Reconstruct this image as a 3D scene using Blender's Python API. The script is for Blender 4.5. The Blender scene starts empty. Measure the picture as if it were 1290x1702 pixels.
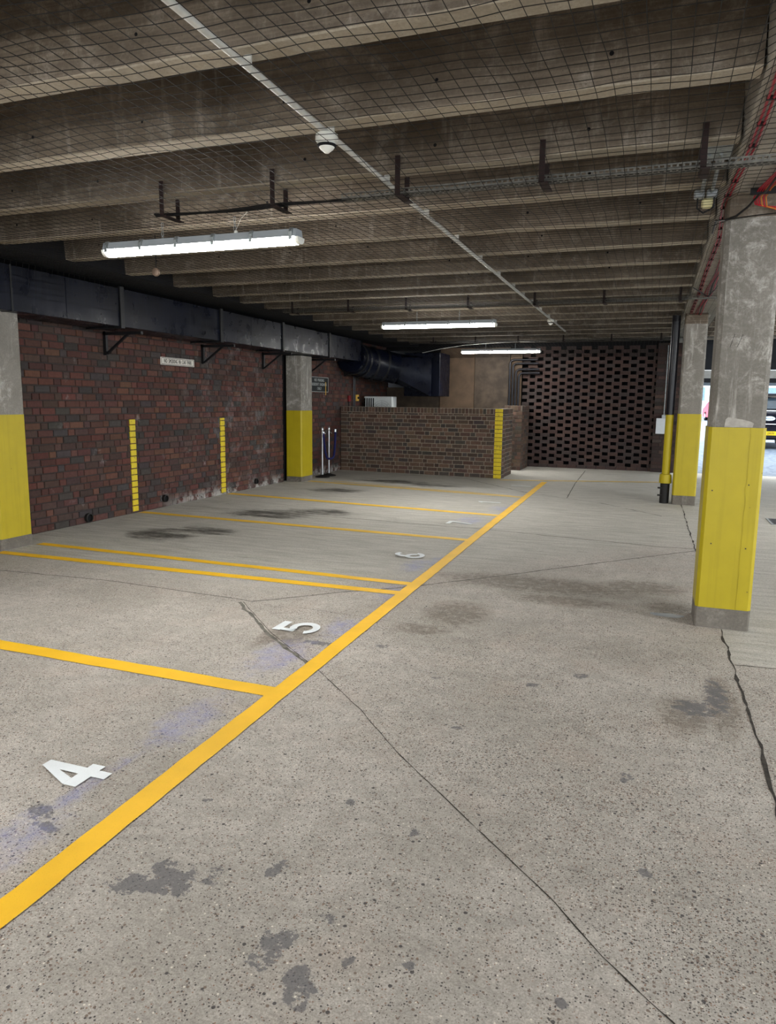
import bpy, math, random
import numpy as np
from mathutils import Matrix, Vector, noise as mnoise
random.seed(7)
SC = bpy.context.scene
COL = SC.collection

# ------------------------------------------------------------------ camera
EYE = 1.6
F_PX, PITCH, YAW, ROLL = 1203.0, 0.1525, 0.346, -0.012
cam_d = bpy.data.cameras.new('camera'); cam = bpy.data.objects.new('camera', cam_d); COL.objects.link(cam)
cam_d.sensor_fit = 'HORIZONTAL'; cam_d.sensor_width = 36.0; cam_d.lens = F_PX / 1290 * 36.0
cam_d.clip_start = 0.05; cam_d.clip_end = 300
_f = Vector((-math.sin(YAW)*math.cos(PITCH), math.cos(YAW)*math.cos(PITCH), -math.sin(PITCH)))
_r = Vector((math.cos(YAW), math.sin(YAW), 0)); _d = _f.cross(_r)
_r2 = math.cos(ROLL)*_r + math.sin(ROLL)*_d; _d2 = -math.sin(ROLL)*_r + math.cos(ROLL)*_d
m = Matrix((( _r2.x, -_d2.x, -_f.x, 0), (_r2.y, -_d2.y, -_f.y, 0), (_r2.z, -_d2.z, -_f.z, EYE), (0, 0, 0, 1)))
cam.matrix_world = m
SC.camera = cam

# ------------------------------------------------------------------ world, sun, exposure
LAMP_STRENGTH = 85.0
SC.view_settings.view_transform = 'Standard'; SC.view_settings.look = 'None'
SC.view_settings.gamma = 1.0; SC.view_settings.exposure = 0.6
SC.view_settings.use_curve_mapping = False
w = bpy.data.worlds.new('sky'); SC.world = w; w.use_nodes = True
bg = w.node_tree.nodes['Background']; bg.inputs[0].default_value = (0.90, 0.96, 1.0, 1); bg.inputs[1].default_value = 3.0
sun_d = bpy.data.lights.new('sun', 'SUN'); sun = bpy.data.objects.new('sun', sun_d); COL.objects.link(sun)
sun_d.energy = 1.5; sun_d.angle = 0.3; sun_d.color = (1, 0.98, 0.95)
sun.rotation_euler = (math.radians(-38), math.radians(14), 0)     # shines from beyond the far opening
SC.cycles.max_bounces = 8; SC.cycles.diffuse_bounces = 5

# ------------------------------------------------------------------ material helpers
MATS = {}
class NT:
    def __init__(s, name):
        s.m = bpy.data.materials.new(name); s.m.use_nodes = True; s.t = s.m.node_tree
        s.b = s.t.nodes['Principled BSDF']; MATS[name] = s.m
        s.b.inputs['Specular IOR Level'].default_value = 0.3
    def n(s, typ, **k):
        o = s.t.nodes.new(typ)
        for a, v in k.items(): setattr(o, a, v)
        return o
    def lk(s, a, b): s.t.links.new(a, b)
    def inp(s, node, i, v):
        if hasattr(v, 'is_output') or isinstance(v, bpy.types.NodeSocket): s.lk(v, node.inputs[i])
        elif v is not None: node.inputs[i].default_value = v
    def coord(s, which='Object'):
        return s.n('ShaderNodeTexCoord').outputs[which]
    def pos(s): return s.n('ShaderNodeNewGeometry').outputs['Position']
    def scale(s, v, sc, off=(0, 0, 0)):
        o = s.n('ShaderNodeMapping'); s.lk(v, o.inputs[0]); o.inputs[3].default_value = sc; o.inputs[1].default_value = off; return o.outputs[0]
    def noise(s, v, sc, det=4, rough=.55, dist=0):
        o = s.n('ShaderNodeTexNoise'); s.lk(v, o.inputs['Vector']); o.inputs['Scale'].default_value = sc
        o.inputs['Detail'].default_value = det; o.inputs['Roughness'].default_value = rough; o.inputs['Distortion'].default_value = dist
        return o.outputs['Fac']
    def vor(s, v, sc, out='Distance', rnd=1):
        o = s.n('ShaderNodeTexVoronoi'); s.lk(v, o.inputs['Vector']); o.inputs['Scale'].default_value = sc
        o.inputs['Randomness'].default_value = rnd; return o
    def ramp(s, fac, lo, hi, a=0., b=1.):
        o = s.n('ShaderNodeMapRange', interpolation_type='SMOOTHSTEP'); s.lk(fac, o.inputs[0])
        for i, v in zip((1, 2, 3, 4), (lo, hi, a, b)): o.inputs[i].default_value = v
        return o.outputs[0]
    def math(s, op, a, b=None):
        o = s.n('ShaderNodeMath', operation=op); s.inp(o, 0, a)
        if b is not None: s.inp(o, 1, b)
        return o.outputs[0]
    def mix(s, f, a, b, mode='MIX'):
        o = s.n('ShaderNodeMix', data_type='RGBA', blend_type=mode)
        s.inp(o, 0, f)
        for i, v in ((6, a), (7, b)):
            if isinstance(v, tuple): v = (*v, 1) if len(v) == 3 else v
            s.inp(o, i, v)
        return o.outputs[2]
    def attr(s, name):
        o = s.n('ShaderNodeAttribute', attribute_name=name); return o
    def sep(s, c):
        o = s.n('ShaderNodeSeparateColor'); s.lk(c, o.inputs[0]); return o.outputs
    def xyz(s, v):
        o = s.n('ShaderNodeSeparateXYZ'); s.lk(v, o.inputs[0]); return o.outputs
    def bump(s, h, strength=.3, dist=.01):
        o = s.n('ShaderNodeBump'); s.lk(h, o.inputs['Height']); o.inputs['Strength'].default_value = strength
        o.inputs['Distance'].default_value = dist; s.lk(o.outputs[0], s.b.inputs['Normal'])
    def out(s, col, rough=.8, metal=0):
        if isinstance(col, tuple): s.b.inputs['Base Color'].default_value = (*col, 1)
        else: s.lk(col, s.b.inputs['Base Color'])
        s.inp(s.b, 'Roughness', rough); s.inp(s.b, 'Metallic', metal)
        return s.m

def S(r, g, b):                          # sRGB 0-255 -> linear
    return tuple((c/255/12.92 if c/255 <= .04045 else ((c/255+.055)/1.055)**2.4) for c in (r, g, b))

def plain(name, col, rough=.6, metal=0, var=.12, sc=9):
    t = NT(name); v = t.coord(); nz = t.noise(v, sc, 5)
    f = t.ramp(nz, .3, .7)
    lo = tuple(c*(1-var) for c in col); hi = tuple(min(1, c*(1+var)) for c in col)
    return t.out(t.mix(f, lo, hi), rough, metal)

# concrete for columns and beams
def concrete(name, a, b, light, mott=.5, stri=False, dark=None):
    t = NT(name); oi = t.n('ShaderNodeObjectInfo')
    vm = t.n('ShaderNodeVectorMath', operation='ADD'); t.lk(t.coord(), vm.inputs[0])
    sc = t.n('ShaderNodeVectorMath', operation='SCALE'); sc.inputs[0].default_value = (31, 17, 9); t.lk(oi.outputs['Random'], sc.inputs['Scale'])
    t.lk(sc.outputs[0], vm.inputs[1]); v = vm.outputs[0]
    big = t.ramp(t.noise(v, 1.4, 5, .6), .3, .7)
    col = t.mix(big, a, b)
    st = t.noise(t.scale(v, (9, 9, .8)), 1.3, 6, .65)
    col = t.mix(t.ramp(st, .56, .72, 0, mott), col, light)
    blotch = t.noise(v, 7, 10, .82, .4); area = t.ramp(t.noise(v, 2.2, 3, .5), .36, .54)
    col = t.mix(t.math('MULTIPLY', area, t.ramp(blotch, .47, .66, 0, mott)), col, light)
    fine = t.noise(v, 60, 6, .7)
    col = t.mix(t.ramp(fine, .3, .75, .25, 0), col, (0.03, 0.027, 0.024))
    if stri:
        bd = t.noise(t.scale(v, (.5, 14, 30)), 2.0, 4, .6)
        col = t.mix(t.ramp(bd, .45, .62, .3, 0), col, (0.03, 0.025, 0.02))
    pit = t.vor(v, 38)
    col = t.mix(t.ramp(pit.outputs['Distance'], .05, .09, .7, 0), col, (0.03, 0.03, 0.028))
    t.bump(t.math('ADD', fine, blotch), .35, .006)
    return t.out(col, .88)
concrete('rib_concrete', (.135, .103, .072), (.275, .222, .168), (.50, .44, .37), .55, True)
concrete('soffit_concrete_lit', (.33, .28, .21), (.46, .40, .31), (.54, .49, .41), .35)  # paler than rib faces: light bounced off the floor put into the colour
concrete('column_concrete', (.19, .175, .15), (.27, .25, .22), (.50, .475, .43), .95)
concrete('beam_concrete', (.36, .33, .28), (.46, .43, .37), (.6, .57, .5), .4)
concrete('near_black_concrete', (.008, .009, .013), (.014, .016, .022), (.03, .03, .035), .3)  # near-black tone for the beam over the duct
concrete('plinth_concrete', (.12, .105, .085), (.19, .17, .145), (.34, .31, .27), .5)

def paint(name, col, wear=.0, worn=(.35, .33, .28)):
    t = NT(name); v = t.coord(); nz = t.noise(v, 5, 5)
    c = t.mix(t.ramp(nz, .3, .7), tuple(x*.93 for x in col), col)
    st = t.noise(t.scale(v, (14, 14, .5)), 1.5, 4); c = t.mix(t.ramp(st, .35, .5, .18, 0), c, tuple(x*.6 for x in col))
    spots = t.vor(v, 7); c = t.mix(t.ramp(spots.outputs['Distance'], .03, .045, .7, 0), c, (.12, .08, .02))
    if wear:
        wn = t.noise(v, 16, 8, .75); c = t.mix(t.ramp(wn, .62-wear*.25, .72-wear*.2, 0, .85), c, worn)
    t.bump(t.noise(v, 45, 5), .12, .004)
    return t.out(c, .42)
paint('column_yellow', S(174, 156, 26))
paint('stripe_yellow', S(214, 190, 40), .25, (.12, .07, .05))
def floorpaint(name, col, wear):
    t = NT(name); v = t.pos()
    c = t.mix(t.ramp(t.noise(v, 3, 5), .3, .7), tuple(x*.88 for x in col), col)
    vo = t.vor(v, 130); c = t.mix(t.ramp(vo.outputs['Distance'], .12, .2, .35, 0), c, tuple(x*.5 for x in col))
    wn = t.noise(v, 22, 9, .8)
    c = t.mix(t.ramp(wn, .66-wear*.3, .74-wear*.22, 0, .9), c, (.33, .31, .27))
    t.bump(t.noise(v, 120, 4), .3, .003)
    return t.out(c, .6)
floorpaint('line_yellow', S(250, 196, 42), .05)
floorpaint('line_yellow_worn', S(242, 196, 70), .22)
floorpaint('line_yellow_faint', S(222, 186, 90), .45)
floorpaint('number_white', S(235, 240, 242), .0)
floorpaint('number_white_worn', S(225, 230, 228), .3)

# bricks: per-brick colour attribute
def brickmat(name, patch=.5):
    t = NT(name); v = t.pos(); a = t.attr('tint').outputs['Color']
    nz = t.noise(v, 24, 8, .7)
    c = t.mix(t.ramp(nz, .3, .75, .0, .55), a, t.mix(1, a, (.45, .42, .42), 'MULTIPLY'))
    ef = t.noise(v, 2.2, 9, .72); c = t.mix(t.ramp(ef, .60, .72, 0, patch), c, (.34, .31, .30))
    sp = t.noise(v, 7, 6, .8, .6); c = t.mix(t.ramp(sp, .69, .74, 0, patch), c, (.5, .48, .45))
    if patch > .3:
        yy = t.xyz(v)[1]; wn = t.math('MULTIPLY', t.ramp(yy, 8.8, 10.3), t.ramp(yy, 12.2, 13.0, 1, 0))
        e2 = t.noise(v, 3.2, 9, .75, .3); c = t.mix(t.math('MULTIPLY', wn, t.ramp(e2, .50, .68, 0, .36)), c, (.26, .24, .235))
    z = t.xyz(v)[2]
    lo = t.math('MULTIPLY', t.ramp(z, .0, .22, 1, 0), t.ramp(t.noise(v, 3.5, 6, .7), .46, .58))
    y = t.xyz(v)[1]; lo = t.math('MULTIPLY', lo, t.ramp(y, 8.5, 10, 0, .7 if patch > .3 else 0))
    c = t.mix(lo, c, (.50, .49, .46))
    t.bump(nz, .45, .006)
    return t.out(c, .85)
brickmat('brick'); brickmat('brick_plain', patch=.12)

metal = plain('galvanised', S(150, 155, 155), .45, .6, .25, 30)
plain('black_metal', (.006, .006, .007), .5)
t = NT('duct_black'); v = t.coord()
c = t.mix(t.ramp(t.noise(v, 2, 5), .3, .7), (.0016, .0022, .006), (.0035, .005, .013))
c = t.mix(t.ramp(t.noise(t.scale(v, (10, 10, .6)), 2, 6, .7), .5, .7, 0, .35), c, (.018, .022, .032))
t.bump(t.math('ADD', t.math('MULTIPLY', t.noise(v, 2.5, 3), 5), t.noise(t.scale(v, (1, 1, .3)), 40, 4)), .10, .006)
t.b.inputs['Specular IOR Level'].default_value = .13
t.out(c, t.ramp(t.noise(v, 6, 5), .3, .7, .24, .42))
plain('rust_strap', (.020, .009, .008), .7)
plain('tray_metal', S(108, 106, 100), .6, .3, .25, 25)
plain('white_plastic', S(225, 224, 215), .45, 0, .05)
plain('grey_housing', S(150, 155, 158), .4, 0, .05)
plain('conduit_white', S(205, 203, 195), .4, 0, .08, 20)
plain('net_twine', (.010, .009, .008), .8)
plain('cable_red', S(165, 26, 44), .4)
plain('cable_orange', S(185, 110, 48), .5)
plain('cable_black', (.008, .008, .009), .5)
plain('pipe_black', (.006, .006, .009), .3)
plain('cast_iron', (.012, .011, .010), .6)
plain('box_white', S(205, 210, 215), .5, 0, .04)
plain('steel_post', S(190, 192, 195), .28, .9)
plain('rope_blue', S(14, 18, 70), .8)
plain('sign_white', S(215, 210, 200), .5, 0, .08)
plain('sign_black', S(18, 24, 26), .5)
plain('sign_letter', S(30, 25, 25), .6)
plain('sign_letter_light', S(170, 175, 172), .6)
plain('ply_board', S(84, 68, 53), .7, 0, .2, 3)
plain('ply_board_dark', S(66, 56, 46), .7, 0, .35, 4)
plain('ac_white', S(200, 205, 205), .5, 0, .05)
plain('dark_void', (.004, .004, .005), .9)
plain('lens_cream', S(225, 215, 165), .25)
plain('tin', S(130, 110, 95), .4, .6)
plain('yellow_fitting', S(200, 160, 70), .5)
plain('red_fitting', S(110, 20, 24), .5)
plain('joint_paint', S(120, 100, 34), .8, 0, .4, 40)
plain('joint_dark', (.040, .034, .028), .9, 0, .5, 30)
plain('joint_soft', (.15, .14, .12), .9, 0, .4, 20)
plain('drain_iron', (.05, .05, .055), .6)
plain('car_black', S(16, 18, 30), .15)
plain('car_red', S(220, 40, 80), .3)
plain('tyre', (.008, .008, .008), .8)
plain('plate_yellow', S(250, 215, 30), .4, 0, .02)
plain('badge_silver', S(210, 225, 235), .25, .2)
plain('badge_blue', S(60, 85, 130), .3)
plain('glass_dark', (.03, .045, .06), .05)
plain('lamp_red', S(150, 20, 25), .2)
plain('chrome', (.8, .82, .85), .15, 1)
plain('render_white', S(232, 238, 240), .7, 0, .04)
plain('window_blue', S(120, 150, 175), .1)
plain('fascia_concrete', S(190, 192, 190), .8, 0, .1)
plain('fascia_dark', (.012, .014, .020), .6)
plain('fascia_steel', S(120, 135, 150), .5)
plain('pencil', (.02, .02, .02), .9)
plain('filler', S(165, 160, 152), .9, 0, .12, 25)
plain('puddle', S(175, 180, 185), .12)
t = NT('ground_paving'); v = t.pos()
c = t.mix(t.ramp(t.noise(v, 8, 6, .7), .35, .65), S(98, 112, 132), S(128, 140, 154))
t.out(c, .8)
t = NT('tube_glow'); t.b.inputs['Emission Color'].default_value = (1, .985, .95, 1); t.b.inputs['Emission Strength'].default_value = LAMP_STRENGTH
t.out((.9, .9, .9), .4)

# the floor: exposed-aggregate concrete slabs with tar spots, oil, damp and blue chalk
t = NT('floor_concrete'); v = t.pos()
msk = t.attr('masks'); mr, mg, mb = t.sep(msk.outputs['Color'])[:3]; ma = msk.outputs['Alpha']
m2 = t.sep(t.attr('slab').outputs['Color'])
big = t.noise(v, .9, 6, .6)
c = t.mix(t.ramp(big, .32, .68), S(190, 184, 174), S(220, 213, 203))
mid = t.noise(v, 9, 8, .7); c = t.mix(t.ramp(mid, .38, .62, .32, 0), c, S(140, 134, 125))
pk = t.noise(v, 2.1, 4, .6); c = t.mix(t.ramp(pk, .5, .7, 0, .35), c, S(208, 192, 178))
smooth = t.mix(t.ramp(t.noise(t.scale(v, (1.2, 9, 1)), 1.5, 7, .7), .35, .65), S(184, 182, 171), S(218, 215, 205))
c = t.mix(m2[1], c, smooth)
fine = t.noise(v, 150, 5, .75); c = t.mix(t.ramp(fine, .34, .62, .5, 0), c, S(104, 97, 90))
gr = t.noise(v, 55, 6, .8); c = t.mix(t.ramp(gr, .36, .6, .35, 0), c, S(110, 100, 90)); c = t.mix(t.ramp(gr, .58, .7, 0, .5), c, S(222, 214, 202))
dens = t.ramp(t.noise(v, 1.3, 3), .35, .7, .45, 1)
dens = t.math('MULTIPLY', dens, t.math('ADD', t.math('MULTIPLY', m2[0], .9), .45))
for scl, thr, col, lo in ((68, .26, S(116, 98, 86), .36), (82, .13, S(66, 60, 58), .34), (150, .42, S(84, 70, 60), .36), (105, .24, S(50, 46, 46), .36), (80, .09, S(228, 222, 208), .30), (48, .05, S(50, 48, 50), .34), (125, .2, S(140, 108, 88), .36)):
    vo = t.vor(v, scl); rnd = t.sep(vo.outputs['Color'])[0 if scl != 105 else 1]
    pick = t.math('LESS_THAN', rnd, t.math('MULTIPLY', dens, thr))
    shp = t.ramp(vo.outputs['Distance'], lo*.75, lo*1.05, .85, 0)
    fadesm = t.math('SUBTRACT', 1.0, t.math('MULTIPLY', m2[1], .75))
    c = t.mix(t.math('MULTIPLY', t.math('MULTIPLY', pick, shp), fadesm), c, col)
# damp brown patches
dn = t.noise(v, 5, 7, .7)
c = t.mix(t.ramp(t.math('ADD', t.math('MULTIPLY', mb, .75), dn), .85, 1.2, 0, .30), c, S(112, 98, 82))
dn2 = t.noise(v, 14, 7, .75)
c = t.mix(t.ramp(t.math('ADD', t.math('MULTIPLY', mb, .5), dn2), .93, 1.0, 0, .45), c, S(96, 88, 78))
# oil
on = t.noise(t.scale(v, (1, 3, 1)), 2.2, 8, .75)
c = t.mix(t.ramp(t.math('ADD', t.math('MULTIPLY', ma, .7), t.math('MULTIPLY', t.math('SUBTRACT', on, .5), 2.4)), .15, .9, 0, .93), c, S(52, 48, 42))
# tar spots
tn = t.noise(v, 17, 8, .72, .2)
c = t.mix(t.ramp(t.math('ADD', t.math('MULTIPLY', mr, .45), t.math('MULTIPLY', t.math('SUBTRACT', tn, .5), 1.6)), .30, .38, 0, .72), c, S(92, 92, 96))
# blue chalk
bn = t.noise(v, 7, 9, .8)
c = t.mix(t.ramp(t.math('ADD', mg, t.math('MULTIPLY', t.math('SUBTRACT', bn, .5), 2.2)), .35, 1.5, 0, .8), c, S(128, 136, 196))
t.bump(t.math('ADD', fine, t.math('MULTIPLY', gr, 1.5)), .6, .004)
t.out(c, t.ramp(mid, .3, .7, .62, .85))

# ------------------------------------------------------------------ mesh helpers
class MB:
    def __init__(s): s.v = []; s.f = []; s.mi = []; s.mats = []; s.tint = []
    def face(s, idx, mi=0, tint=None): s.f.append(idx); s.mi.append(mi); s.tint.append(tint)
    def box(s, x0, x1, y0, y1, z0, z1, mi=0, bev=0):
        if bev > 0:
            b = min(bev, (x1-x0)/2.01, (y1-y0)/2.01, (z1-z0)/2.01)
            rings = []
            for z, i in ((z0, b), (z0+b, 0), (z1-b, 0), (z1, b)):
                o = len(s.v)
                for (x, y) in ((x0+i+b*(i == 0), y0+i), (x1-i-b*(i == 0), y0+i), (x1-i, y0+i+b*(i == 0)), (x1-i, y1-i-b*(i == 0)), (x1-i-b*(i == 0), y1-i), (x0+i+b*(i == 0), y1-i), (x0+i, y1-i-b*(i == 0)), (x0+i, y0+i+b*(i == 0))):
                    s.v.append((x, y, z))
                rings.append(o)
            for a, c in zip(rings, rings[1:]):
                for k in range(8): s.face((a+k, a+(k+1) % 8, c+(k+1) % 8, c+k), mi)
            s.face(tuple(rings[0]+k for k in range(7, -1, -1)), mi); s.face(tuple(rings[-1]+k for k in range(8)), mi)
            return
        o = len(s.v)
        s.v += [(x0, y0, z0), (x1, y0, z0), (x1, y1, z0), (x0, y1, z0), (x0, y0, z1), (x1, y0, z1), (x1, y1, z1), (x0, y1, z1)]
        for q in ((3, 2, 1, 0), (4, 5, 6, 7), (0, 1, 5, 4), (1, 2, 6, 5), (2, 3, 7, 6), (3, 0, 4, 7)): s.face(tuple(o+k for k in q), mi)
    def prism(s, prof, x0, x1, axis='x', mi=0):          # prof: list of 2-D points, extruded along axis
        n = len(prof); o = len(s.v)
        for X in (x0, x1):
            for (a, b) in prof:
                s.v.append({'x': (X, a, b), 'y': (a, X, b), 'z': (a, b, X)}[axis])
        for k in range(n): s.face((o+k, o+(k+1) % n, o+n+(k+1) % n, o+n+k), mi)
        s.face(tuple(o+k for k in range(n-1, -1, -1)), mi); s.face(tuple(o+n+k for k in range(n)), mi)
    def tube(s, pts, r, seg=8, mi=0, cap=True):
        pts = [Vector(p) for p in pts]; rings = []; up = None
        for i, p in enumerate(pts):
            d = ((pts[min(i+1, len(pts)-1)] - pts[max(i-1, 0)])).normalized()
            if up is None: up = Vector((0, 0, 1)) if abs(d.z) < .9 else Vector((1, 0, 0))
            u = d.cross(up).normalized(); w_ = u.cross(d).normalized(); up = w_
            rr = r[i] if isinstance(r, (list, tuple)) else r
            rings.append(len(s.v))
            for k in range(seg):
                a = 2*math.pi*k/seg; s.v.append(tuple(p + u*math.cos(a)*rr + w_*math.sin(a)*rr))
        for a, c in zip(rings, rings[1:]):
            for k in range(seg): s.face((a+k, a+(k+1) % seg, c+(k+1) % seg, c+k), mi)
        if cap:
            s.face(tuple(rings[0]+k for k in range(seg-1, -1, -1)), mi); s.face(tuple(rings[-1]+k for k in range(seg)), mi)
    def lathe(s, prof, c=(0, 0, 0), seg=20, mi=0, axis='z'):   # prof: (radius, height)
        rings = []
        for (r, h) in prof:
            rings.append(len(s.v))
            for k in range(seg):
                a = 2*math.pi*k/seg; x, y = r*math.cos(a), r*math.sin(a)
                p = {'z': (x, y, h), 'x': (h, x, y), 'y': (x, h, y)}[axis]
                s.v.append((c[0]+p[0], c[1]+p[1], c[2]+p[2]))
        for a, b in zip(rings, rings[1:]):
            for k in range(seg): s.face((a+k, a+(k+1) % seg, b+(k+1) % seg, b+k), mi)
        s.face(tuple(rings[0]+k for k in range(seg-1, -1, -1)), mi); s.face(tuple(rings[-1]+k for k in range(seg)), mi)
    def build(s, name, mats, parent=None, loc=(0, 0, 0), smooth=False):
        me = bpy.data.meshes.new(name); me.from_pydata(s.v, [], s.f)
        for mm in (mats if isinstance(mats, (list, tuple)) else [mats]): me.materials.append(MATS[mm])
        me.polygons.foreach_set('material_index', s.mi)
        if any(x is not None for x in s.tint):
            ca = me.color_attributes.new('tint', 'FLOAT_COLOR', 'CORNER'); arr = []
            for f, c in zip(s.f, s.tint): arr += list((*(c or (.1, .1, .1)), 1))*len(f)
            ca.data.foreach_set('color', arr)
        if smooth:
            me.polygons.foreach_set('use_smooth', [True]*len(s.f))
            me.set_sharp_from_angle(angle=math.radians(40))
        me.update()
        o = bpy.data.objects.new(name, me); COL.objects.link(o); o.location = loc
        if parent: o.parent = parent
        return o

def tag(o, label=None, cat=None, group=None, kind=None):
    if label: o['label'] = label
    if cat: o['category'] = cat
    if group: o['group'] = group
    if kind: o['kind'] = kind
    return o
def thing(name, label, cat, loc=(0, 0, 0), rz=0, group=None):
    o = bpy.data.objects.new(name, None); COL.objects.link(o); o.location = loc; o.rotation_euler = (0, 0, rz)
    o.empty_display_size = .1
    return tag(o, label, cat, group)
def copy_tree(o, parent=None):
    c = o.copy(); COL.objects.link(c)
    if parent: c.parent = parent
    for ch in list(o.children): copy_tree(ch, c)
    return c
def text_part(name, body, size, mat, parent, loc, rot, xs=1.0, ext=.001, align='CENTER'):
    cu = bpy.data.curves.new(name, 'FONT'); cu.body = body; cu.size = size; cu.extrude = ext
    cu.align_x = align; cu.align_y = 'CENTER'
    tmp = bpy.data.objects.new(name+'_c', cu); COL.objects.link(tmp)
    bpy.context.view_layer.update()
    me = bpy.data.meshes.new_from_object(tmp.evaluated_get(bpy.context.evaluated_depsgraph_get()))
    bpy.data.objects.remove(tmp); me.materials.clear(); me.materials.append(MATS[mat])
    o = bpy.data.objects.new(name, me); COL.objects.link(o); o.parent = parent
    o.location = loc; o.rotation_euler = rot; o.scale = (xs, 1, 1)
    return o

# ------------------------------------------------------------------ FLOOR
def ellmask(X, Y, L):
    M = np.zeros_like(X)
    for (cx, cy, rx, ry) in L:
        d = ((X-cx)/rx)**2 + ((Y-cy)/ry)**2
        M = np.maximum(M, np.clip(1.15-d*.55, 0, 1))
    return M
OIL = [(-5.39, 7.05, .42, .30), (-5.1, 7.45, .40, .22), (-5.0, 8.95, .6, .35), (-4.75, 13.6, .7, .3), (-5.24, 11.82, .5, .3), (-4.4, 9.4, .5, .25), (-3.9, 13.3, .5, .2)]
DAMP = [(-.9, 6.35, 1.1, .35), (.0, 6.6, .4, .3), (-1.31, 5.21, .28, .4), (-1.45, 4.75, .22, .14), (.2, 6.0, .2, .2), (-.6, 5.9, .5, .2), (-2.2, 4.3, .12, .3), (.45, 4.1, .1, .5), (.25, 3.9, .15, .3), (-2.35, 4.25, .1, .35)]
TAR = [(-1.29, 1.89, .04, .04), (-1.31, 1.93, .03, .03), (-1.12, 2.02, .035, .06), (-.97, 1.68, .05, .085), (-.93, 1.74, .03, .04), (-.84, 1.62, .045, .06), (-.80, 1.57, .05, .06), (-.13, 1.79, .022, .022), (-.81, 3.31, .03, .035),
       (-1.58, 4.3, .05, .04), (-.86, 1.85, .03, .04), (-1.52, 1.78, .10, .05), (-1.45, 1.86, .09, .07), (-1.38, 1.83, .06, .06), (-2.14, 2.0, .07, .05), (-2.05, 1.93, .06, .03), (-.73, 1.72, .02, .03), (-.56, 1.77, .03, .02), (.08, 2.46, .025, .04), (-.74, 2.39, .03, .025),
       (.43, 4.2, .07, .25), (.30, 4.0, .12, .12), (-2.0, 4.2, .12, .05), (-.55, 4.0, .04, .04), (-1.1, 3.9, .03, .03), (-.3, 4.25, .05, .05), (-1.05, 2.5, .02, .02), (-1.6, 2.3, .02, .02), (-.02, 3.1, .03, .05)]
BLUE = [(-2.10, 1.75, .14, .35), (-2.12, 2.2, .05, .3), (-2.1, 2.9, .14, .35), (-2.12, 3.9, .2, .35), (-2.1, 6.65, .15, .35), (-1.95, 6.9, .15, .3), (-2.0, 4.55, .13, .3), (-2.26, 9.54, .22, .4), (-2.1, 10.83, .18, .3), (-2.0, 5.6, .12, .3)]
ys = [-8.0, -4.0, -1.0, 0.5]; y = .9
while y < 18.4: ys.append(y); y += max(.018, .018*(y/2.2)**1.35)
ys.append(18.45)
xs = [-6.8, -6.2]; x = -5.9
while x < 1.6: xs.append(x); x += .028
xs += [2.5, 4, 6, 8.2]
XX, YY = np.meshgrid(np.array(xs), np.array(ys))
nx, ny = len(xs), len(ys)
co = np.stack([XX, YY, np.zeros_like(XX)], -1).reshape(-1, 3)
idx = np.arange(nx*ny).reshape(ny, nx)
fc = np.stack([idx[:-1, :-1], idx[:-1, 1:], idx[1:, 1:], idx[1:, :-1]], -1).reshape(-1, 4)
me = bpy.data.meshes.new('floor'); me.from_pydata(co.tolist(), [], fc.tolist()); me.materials.append(MATS['floor_concrete'])
blue = ellmask(XX, YY, BLUE)*.75
blue = np.maximum(blue, np.clip(1-np.abs(XX+2.1-.015*np.sin(YY*3))/.022, 0, 1)*(YY > .9)*(YY < 3.6)*.8)
mk = np.stack([ellmask(XX, YY, TAR), blue, ellmask(XX, YY, DAMP), ellmask(XX, YY, OIL)], -1).reshape(-1)
ca = me.color_attributes.new('masks', 'FLOAT_COLOR', 'POINT'); ca.data.foreach_set('color', mk.astype(np.float32))
# coarse aggregate slab lies east of the diagonal joint; trowelled smooth slabs lie far away
jx = np.interp(YY, [1.0, 1.83, 2.19, 2.96, 3.75, 4.29, 4.9], [.9, .15, -.2, -1.01, -1.78, -2.41, -2.98])
coarse = np.clip((XX-jx)*4+.5, 0, 1)*(YY < 4.9) + ((YY >= 4.9) & (YY < 6))*.5 + ((XX < jx) & (YY < 4.9) & (XX < -1.7))*.5
coarse = np.clip(coarse, .25, 1)
jy = np.interp(XX, [-5.6, -2.91, -2.03, -1.15, -.39, .57, 8], [5.0, 5.0, 5.8, 6.7, 7.6, 8.6, 9])
sm = np.clip((YY-jy)*.9, 0, .9)
sm = np.maximum(sm, ((XX > .56) & (YY > 4.8))*.8)
cs = np.stack([coarse, sm, sm*0, sm*0+1], -1).reshape(-1)
ca = me.color_attributes.new('slab', 'FLOAT_COLOR', 'POINT'); ca.data.foreach_set('color', cs.astype(np.float32))
fl = bpy.data.objects.new('floor', me); COL.objects.link(fl); tag(fl, kind='structure')

def strip(name, pts, w_, mat, z=.0015, jag=.3, step=.05, kind='structure', zz=None):
    mb = MB(); P = []
    for a, b in zip(pts, pts[1:]):
        a, b = Vector(a), Vector(b); n = max(1, int((b-a).length/step))
        for k in range(n): P.append(a.lerp(b, k/n))
    P.append(Vector(pts[-1]))
    for i, p in enumerate(P):
        d = (P[min(i+1, len(P)-1)]-P[max(i-1, 0)]).normalized(); nn = Vector((-d.y, d.x))
        j = mnoise.noise(Vector((i*.37, pts[0][0]*7, pts[0][1])))*jag*w_*1.6
        h = w_/2*(.8+mnoise.noise(Vector((i*.6, 5, pts[0][1])))*jag*2)
        q = p+nn*j
        mb.v += [(*(q+nn*h), z), (*(q-nn*h), z)]
    for i in range(len(P)-1): mb.face((2*i, 2*i+1, 2*i+3, 2*i+2))
    o = mb.build(name, mat)
    if kind: o['kind'] = kind
    return o
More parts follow.
